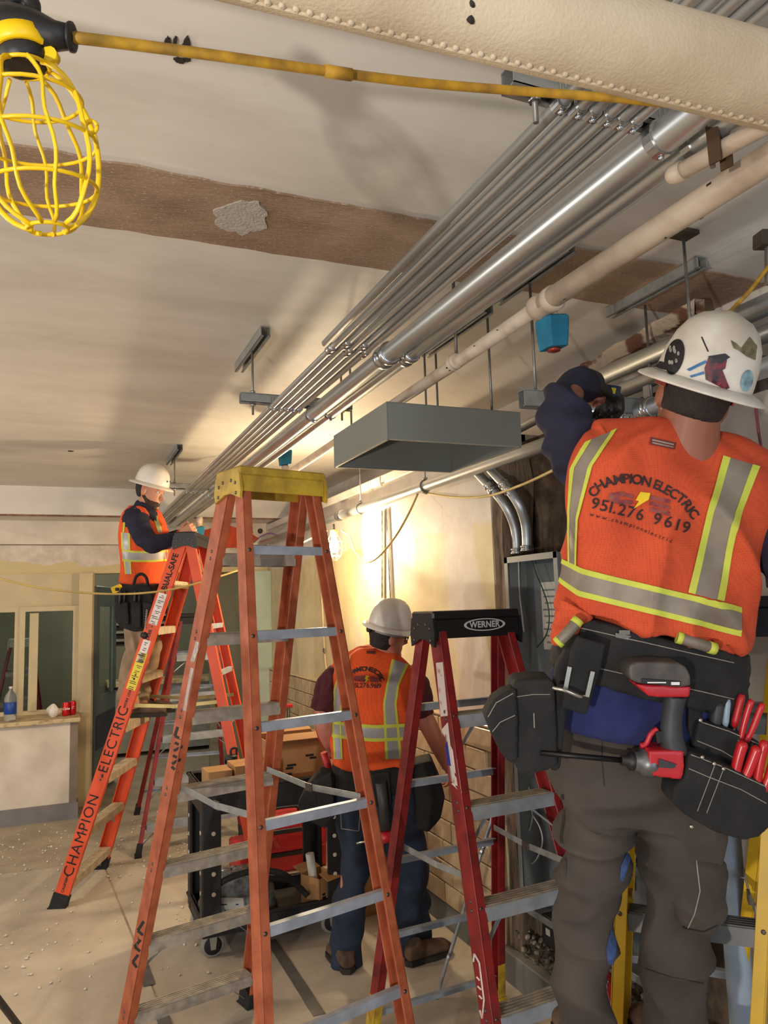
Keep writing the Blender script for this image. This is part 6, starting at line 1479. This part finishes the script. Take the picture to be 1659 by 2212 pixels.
tr = MB(); torso(tr, [(306, 1310, 5.35, 34, .15), (306, 1280, 5.35, 37, .16), (308, 1250, 5.35, 36, .155)], 2)
limb(tr, [(302, 1290, 5.27, 33), (303, 1350, 5.26, 31), (296, 1410, 5.25, 27), (284, 1460, 5.25, 23), (276, 1510, 5.25, 22)], n=20); limb(tr, [(310, 1290, 5.43, 33), (318, 1350, 5.45, 30), (320, 1410, 5.46, 26), (310, 1460, 5.46, 22), (300, 1510, 5.46, 21)], n=20)
fuse(tr, .008, 2, .018, 7, 3, (1, 1, 1.2)).build('trousers', KHAKI, m3)
zt = LL['on']('FL', 1.065).z + .006
fd = V((RX.x, RX.y, 0)).normalized()
for px, d in ((272, 5.27), (292, 5.46)):
    q = at(px, 1552, d); q.z = zt; put_boot(m3, q, q + fd * .285, .12)
kh, kb, sh = hard_hat(hb3, HU3, HF3, m3, HATW, 1.0, 1.06, .96, .150)
bh = bvh_of(MB().merge(kh)); patch(bh, [(302, 1044), (318, 1050), (322, 1054), (306, 1050)], sh, EMB, 'dark_sticker', .003, 9); patch(bh, [(360, 1038), (367, 1039), (367, 1043), (360, 1042)], sh, EMB, 'dark_sticker', .003, 9)
# ------------------------------------------------------------------ tool belts and hand tools
def soft(poly, d, th, sm=5, vox=.0055): return slab(poly, d, th, sm, vox)
cast.depth = 1.72
STEEL = mat('bright_steel', (206, 200, 186), .25, .95)
# --- belt of the electrician
tb = thing('tool_belt', at(1390, 1660, 1.8), 'wide black tool belt with large pouches on the electrician at right', 'tool belt')
k = MB(); torso(k, [(1390, 1488, 1.865, 201, .15), (1396, 1460, 1.865, 207, .153), (1404, 1390, 1.865, 205, .15), (1410, 1362, 1.865, 198, .146)], 13, 2.5)
bf = fuse(k, .007, 3, .004, 12, 5); bf.build('belt_band', LEATH, tb); bb_ = bvh_of(bf)
for y, q in ((1384, 8), (1462, -6)):
    P = [(1225 + i * 36, y - 34 + i * 8.2) for i in range(11)]; strokes(bb_, [P], 1.8, STITCH, tb, 'belt_stitching')
k = soft([(1205, 1440), (1245, 1375), (1262, 1372), (1232, 1480), (1212, 1665), (1192, 1668), (1196, 1500)], 1.715, .04); k.build('pouch_strap', LEATH, tb)
k = soft([(1112, 1472), (1150, 1466), (1190, 1466), (1200, 1478), (1207, 1655), (1170, 1670), (1125, 1674), (1110, 1650), (1106, 1520)], 1.70, .09, 4); pm = k.build('left_pouch', LEATH, tb); bp = bvh_of(k)
strokes(bp, [[(1116, 1505), (1150, 1500), (1188, 1500)]], 1.6, STITCH, pm, 'stitch_line'); strokes(bp, [[(1153, 1540), (1154, 1572)]], 2.2, STITCH, pm, 'stitch_line')
k = soft([(1048, 1550), (1066, 1515), (1090, 1498), (1116, 1488), (1120, 1560), (1120, 1640), (1104, 1652), (1082, 1628), (1062, 1588)], 1.685, .07, 4); pf = k.build('left_front_pocket', LEATH, tb); bp = bvh_of(k)
strokes(bp, [[(1054, 1549), (1072, 1518), (1108, 1498)], [(1064, 1580), (1080, 1560), (1112, 1545)]], 1.6, STITCH, pf, 'stitch_line')
k = soft([(1492, 1452), (1522, 1456), (1520, 1560), (1512, 1640), (1478, 1640), (1484, 1560)], 1.73, .04); k.build('holster_strap', LEATH, tb)
k = soft([(1508, 1462), (1545, 1458), (1590, 1488), (1598, 1620), (1508, 1620)], 1.75, .05); q = k.build('pouch_back_panel', mat('navy_black_nylon', (34, 36, 54), .8, var=.2), tb); bp = bvh_of(k); strokes(bp, [[(1514, 1466), (1548, 1466), (1586, 1492)]], 1.6, STITCH, q, 'stitch_line')
k = soft([(1510, 1556), (1575, 1575), (1645, 1604), (1655, 1640), (1645, 1745), (1500, 1700), (1498, 1610)], 1.71, .07); q = k.build('middle_pocket', LEATH, tb); bp = bvh_of(k); strokes(bp, [[(1514, 1560), (1575, 1580), (1640, 1608)], [(1506, 1600), (1560, 1622), (1590, 1640)]], 1.6, STITCH, q, 'stitch_line')
k = soft([(1490, 1622), (1560, 1650), (1662, 1698), (1676, 1780), (1640, 1812), (1610, 1818), (1550, 1802), (1480, 1762), (1452, 1732), (1458, 1700), (1480, 1680)], 1.66, .10, 6); q = k.build('front_pocket', LEATH, tb); bp = bvh_of(k)
strokes(bp, [[(1492, 1630), (1560, 1656), (1655, 1700)], [(1488, 1660), (1530, 1678), (1600, 1705), (1655, 1735)], [(1543, 1654), (1506, 1752)], [(1562, 1662), (1526, 1756)]], 1.7, STITCH, q, 'stitch_line')
for px, py in ((1513, 1556), (1543, 1650), (1563, 1661), (1517, 1636), (1494, 1786)): MB().lathe(at(px, py, 1.652), -FW, [(.0045, -.004), (.0045, .001), (.002, .003)], 10).build('rivet', STEEL, tb)
# hammer loop with steel clips
hl = thing('hammer_loop', at(1260, 1545, 1.70), 'black hammer loop with two steel clips at the back of the tool belt', 'hammer holder')
k = soft([(1250, 1376), (1310, 1392), (1300, 1440), (1268, 1546), (1214, 1530), (1224, 1460), (1236, 1400)], 1.685, .014, 3, .004); k.build('strap', LEATH, hl)
for a, e in (((1231, 1440), (1221, 1492)), ((1281, 1450), (1268, 1506))):
    MB().bar(at(*a, 1.678), at(*e, 1.678), RX, .010, .004, .001).build('clip', STEEL, hl)
MB().tube(smooth_path([at(1194, 1486, 1.665), at(1222, 1492, 1.655), at(1254, 1505, 1.66), at(1262, 1500, 1.69)]), .0042, 8).build('wire_ring', STEEL, hl)
EMBL = mat('grey_belt_emblem', (120, 116, 110), .7)
k = MB(); vs2, fs2 = refine2d(oval(1349, 1358, 15, 12, 16), [list(range(16))], 8); 
c = cast(bb_, 1349, 1376, .002); MB().obox(c, RX * .020 + DN * .004, DN * .005, FW * .001).obox(c - DN * .010, RX * .012, DN * .005, FW * .001).build('belt_emblem', EMBL, tb)
# --- impact driver hanging upside down
dr = thing('impact_driver', at(1440, 1690, 1.68), 'red cordless driver hanging upside down at the back of the tool belt', 'power tool')
slab([(1358, 1452), (1362, 1436), (1380, 1430), (1466, 1431), (1484, 1442), (1493, 1462), (1493, 1482), (1470, 1486), (1376, 1476), (1362, 1468)], 1.655, .075, 3, .004).build('battery', mat('worn_grey_battery', (88, 80, 74), .6, var=.25, vscale=20), dr)
slab([(1372, 1478), (1493, 1484), (1491, 1508), (1404, 1506)], 1.66, .065, 2, .004).build('battery_foot', REDP, dr)
c = at(1428, 1474, 1.652); lb = MB().obox(c, RX * .042 + DN * .003, DN * .0055, FW * .0015, .001).build('battery_label', BLACKP, dr); MB().obox(c - FW * .002 + RX * .03 + DN * .002, RX * .009, DN * .0032, FW * .0005).obox(c - FW * .002 - RX * .01, RX * .02, DN * .0012, FW * .0005).build('label_print', mat('white_script', (240, 236, 230)), lb)
k = MB(); limb(k, [(1458, 1502, 1.69, 24), (1452, 1545, 1.69, 22), (1450, 1590, 1.69, 25), (1458, 1630, 1.69, 28)]); fuse(k, .004, 2).build('grip', GREYP, dr)
slab([(1402, 1622), (1478, 1622), (1480, 1660), (1474, 1686), (1412, 1678), (1404, 1662)], 1.66, .07, 3, .004).build('motor_body', REDP, dr)
MB().tube(smooth_path([at(1420, 1574, 1.69), at(1406, 1586, 1.69), at(1396, 1606, 1.69), at(1384, 1612, 1.69)]), .006, 8).build('trigger_guard', REDP, dr)
slab([(1416, 1582), (1440, 1578), (1440, 1600), (1420, 1606)], 1.68, .02).build('trigger', BLACKP, dr)
slab([(1424, 1640), (1462, 1652), (1456, 1660), (1424, 1658)], 1.654, .004).build('side_badge', GREYP, dr)
ca = at(1404, 1648, 1.69); cd = (at(1340, 1642, 1.69) - ca).normalized()
MB().lathe(ca, cd, [(.030, -.01), (.032, 0), (.030, .02), (.022, .024), (.020, .036)], 18).build('nose_ring', mat('grey_cast_nose', (120, 120, 122), .4, .7), dr); MB().lathe(ca + cd * .034, cd, [(.019, 0), (.020, .003), (.020, .012), (.012, .016), (.011, .030)], 16).build('chuck', BLACKP, dr)
MB().tube([ca + cd * .05, at(1168, 1626, 1.70)], .0062, 8).build('long_bit', mat('black_steel_bit', (46, 44, 44), .4, .8), dr)
# --- pliers and drivers in the right pouch
def pliers(a, e, gap, r, d, label):
    """two slightly bowed grips rising out of a pocket; a top, e bottom"""
    t = thing('pliers', at(*e, d), label, 'pliers', 'red handled pliers in the right pouch'); grip = mat('glossy_red_grip', (190, 30, 36), .3, var=.06)
    ux = V((e[0] - a[0], e[1] - a[1], 0)).normalized(); nx = V((-ux.y, ux.x, 0))
    for q in (-.5, .5):
        P = [(a[0] + nx.x * gap * q * 1.25, a[1] + nx.y * gap * q * 1.25 + 6 * abs(q)), (lerp(a[0], e[0], .3) + nx.x * gap * q * 1.2, lerp(a[1], e[1], .3) + nx.y * gap * q * 1.2), (lerp(a[0], e[0], .7) + nx.x * gap * q, lerp(a[1], e[1], .7) + nx.y * gap * q), (e[0] + nx.x * gap * q * .6, e[1] + nx.y * gap * q * .6)]
        W = smooth_path([at(x, y, d + .004 * q) for x, y in P], 6); n = len(W)
        MB().tube(W, [r * (.55 if i_ == 0 else .85 if i_ == 1 else 1.0 - .18 * i_ / n) for i_ in range(n)], 10).build('handle', grip, t)
    MB().obox(at(e[0] + ux.x * 22, e[1] + ux.y * 22, d + .004), RX * .011, DN * .028, FW * .006, .003).build('jaw', STEEL, t)
pliers((1636, 1512), (1606, 1600), 20, .0078, 1.712, 'pliers with two slim red handles in the middle pocket')
pliers((1622, 1604), (1594, 1690), 26, .0125, 1.675, 'pliers with two fat red handles at the top of the front pocket')
pliers((1668, 1600), (1640, 1712), 24, .0112, 1.672, 'pliers with glossy red handles at the right edge of the picture')
for a, e, r, m_, lab in (((1603, 1500), (1586, 1570), .009, REDP, 'dark red handled screwdriver in the right pouch'), ((1552, 1518), (1544, 1568), .014, GREYP, 'stubby grey screwdriver in the right pouch'), ((1572, 1510), (1566, 1570), .008, mat('pale_blue_handle', (150, 170, 186), .4), 'pale blue handled tool in the right pouch')):
    t = thing('screwdriver', at(*e, 1.74), lab, 'screwdriver', 'screwdrivers in the right pouch'); A, E_ = at(*a, 1.735), at(*e, 1.735)
    MB().tube([A, A.lerp(E_, .15), A.lerp(E_, .8), E_], [r * .7, r, r, r * .7], 10).build('handle', m_, t); MB().tube([E_, E_ + (E_ - A).normalized() * .06], .003, 6).build('blade', STEEL, t)
# --- level held in the raised hand
lv = thing('torpedo_level', at(1318, 842, 2.02), 'short blue and black level held in the raised glove', 'level'); a, e = at(1270, 836, 2.20), at(1337, 846, 2.13)
MB().bar(a, e, DN, .030, .022, .003).build('body', mat('dark_blue_level', (26, 40, 74), .4), lv); MB().bar(a.lerp(e, .80), a.lerp(e, .97), DN, .018, .025, .002).build('end_vial', mat('yellow_vial', (170, 160, 40), .3), lv)
# --- belt of the man at the cart
cast.depth = 3.8
t = thing('tool_belt', at(805, 1700, 3.85), 'black tool belt with a bulky pouch on the man at the cart', 'tool belt')
k = MB(); torso(k, [(806, 1700, 3.88, 86, .145), (806, 1660, 3.88, 88, .148), (805, 1640, 3.88, 84, .143)], 3, 2.4); fuse(k, .008, 3, .004, 12).build('belt_band', LEATH, t)
soft([(642, 1740), (660, 1702), (690, 1668), (722, 1676), (724, 1765), (702, 1792), (660, 1772)], 3.78, .10, 4, .008).build('left_pouch', LEATH, t)
soft([(678, 1690), (716, 1672), (722, 1740), (690, 1752)], 3.75, .05, 3, .007).build('pouch_pocket', LEATH, t)
soft([(896, 1652), (932, 1644), (952, 1690), (962, 1724), (952, 1770), (926, 1800), (898, 1792), (888, 1710)], 3.85, .14, 4, .008).build('right_pouch', LEATH, t)
soft([(800, 1672), (842, 1668), (846, 1740), (804, 1744)], 3.72, .03, 3, .006).build('holster', LEATH, t)
t = thing('small_drill', at(825, 1820, 3.72), 'small red drill hanging behind the leg of the man at the cart', 'power tool')
MB().tube([at(822, 1690, 3.70), at(828, 1740, 3.69), at(832, 1790, 3.69)], [.028, .024, .026], 10).build('grip', GREYP, t); MB().tube([at(846, 1806, 3.69), at(815, 1812, 3.69)], [.03, .026], 10).build('motor_body', REDP, t); MB().tube([at(815, 1812, 3.69), at(770, 1822, 3.69)], .006, 8).build('bit', STEEL, t)
# --- belt of the man on the ladder
t = thing('tool_belt', at(290, 1365, 5.15), 'black tool belt with a full pouch on the man on the orange ladder', 'tool belt')
k = MB(); torso(k, [(306, 1285, 5.35, 41, .172), (307, 1262, 5.35, 42, .175), (308, 1250, 5.35, 40, .17)], 4, 2.4); fuse(k, .008, 3, .004, 12).build('belt_band', LEATH, t)
pk = soft([(247, 1285), (262, 1268), (300, 1262), (326, 1268), (331, 1300), (330, 1336), (318, 1362), (290, 1366), (258, 1356), (246, 1336)], 5.06, .12, 4, .008).build('pouch', LEATH, t)
for P in ([(252, 1306), (276, 1300), (278, 1350), (254, 1346)], [(282, 1300), (304, 1302), (304, 1358), (284, 1356)], [(308, 1300), (328, 1304), (324, 1346), (308, 1354)]): soft(P, 5.03, .05, 3, .007).build('pouch_pocket', LEATH, t)
MB().tube(smooth_path([at(288, 1268, 5.08), at(294, 1246, 5.06), at(306, 1240, 5.06), at(316, 1248, 5.06), at(320, 1266, 5.08)]), .010, 8).build('hammer_ring', LEATH, t)
for px in (258, 268, 290, 300): MB().tube([at(px, 1312, 5.05), at(px + 2, 1276, 5.05)], .008, 8).build('tool_handle', GREYP if px % 4 else BLACKP, t)
k = MB()
for i in range(12): k.lathe(at(317 - .3 * i, 1318 + i * 3.6, 5.0), DN, [(.004, -.004), (.008, 0), (.004, .004)], 6)
k.build('chain', STEEL, t); MB().lathe(at(314, 1372, 5.02), DN, [(.008, -.03), (.028, -.012), (.032, .004), (.024, .022), (.006, .03)], 14).build('plumb_weight', BLACKP, t)
tm_ = thing('tape_measure', at(253, 1280, 5.08), 'yellow tape measure clipped to the belt of the man on the ladder', 'tape measure')
MB().obox(at(253, 1273, 5.08), (RX * .9 - DN * .4).normalized() * .034, (DN * .9 + RX * .4).normalized() * .026, FW * .018, .008).build('case', YPLAS, tm_); MB().obox(at(253, 1273, 5.055), RX * .012, DN * .010, FW * .006, .003).build('case_emblem', BLACKP, tm_)
# small pale item in his hands
c = at(404, 1140, 5.3); t = thing('hand_fitting', c, 'small pale fitting held by the man on the orange ladder', 'fitting'); MB().tube([c, c + RX * .03 - DN * .02], .014, 10).build('body', ZINC, t); MB().lathe(c, DN, [(.02, -.004), (.02, .008)], 10).build('collar', ZINC, t)
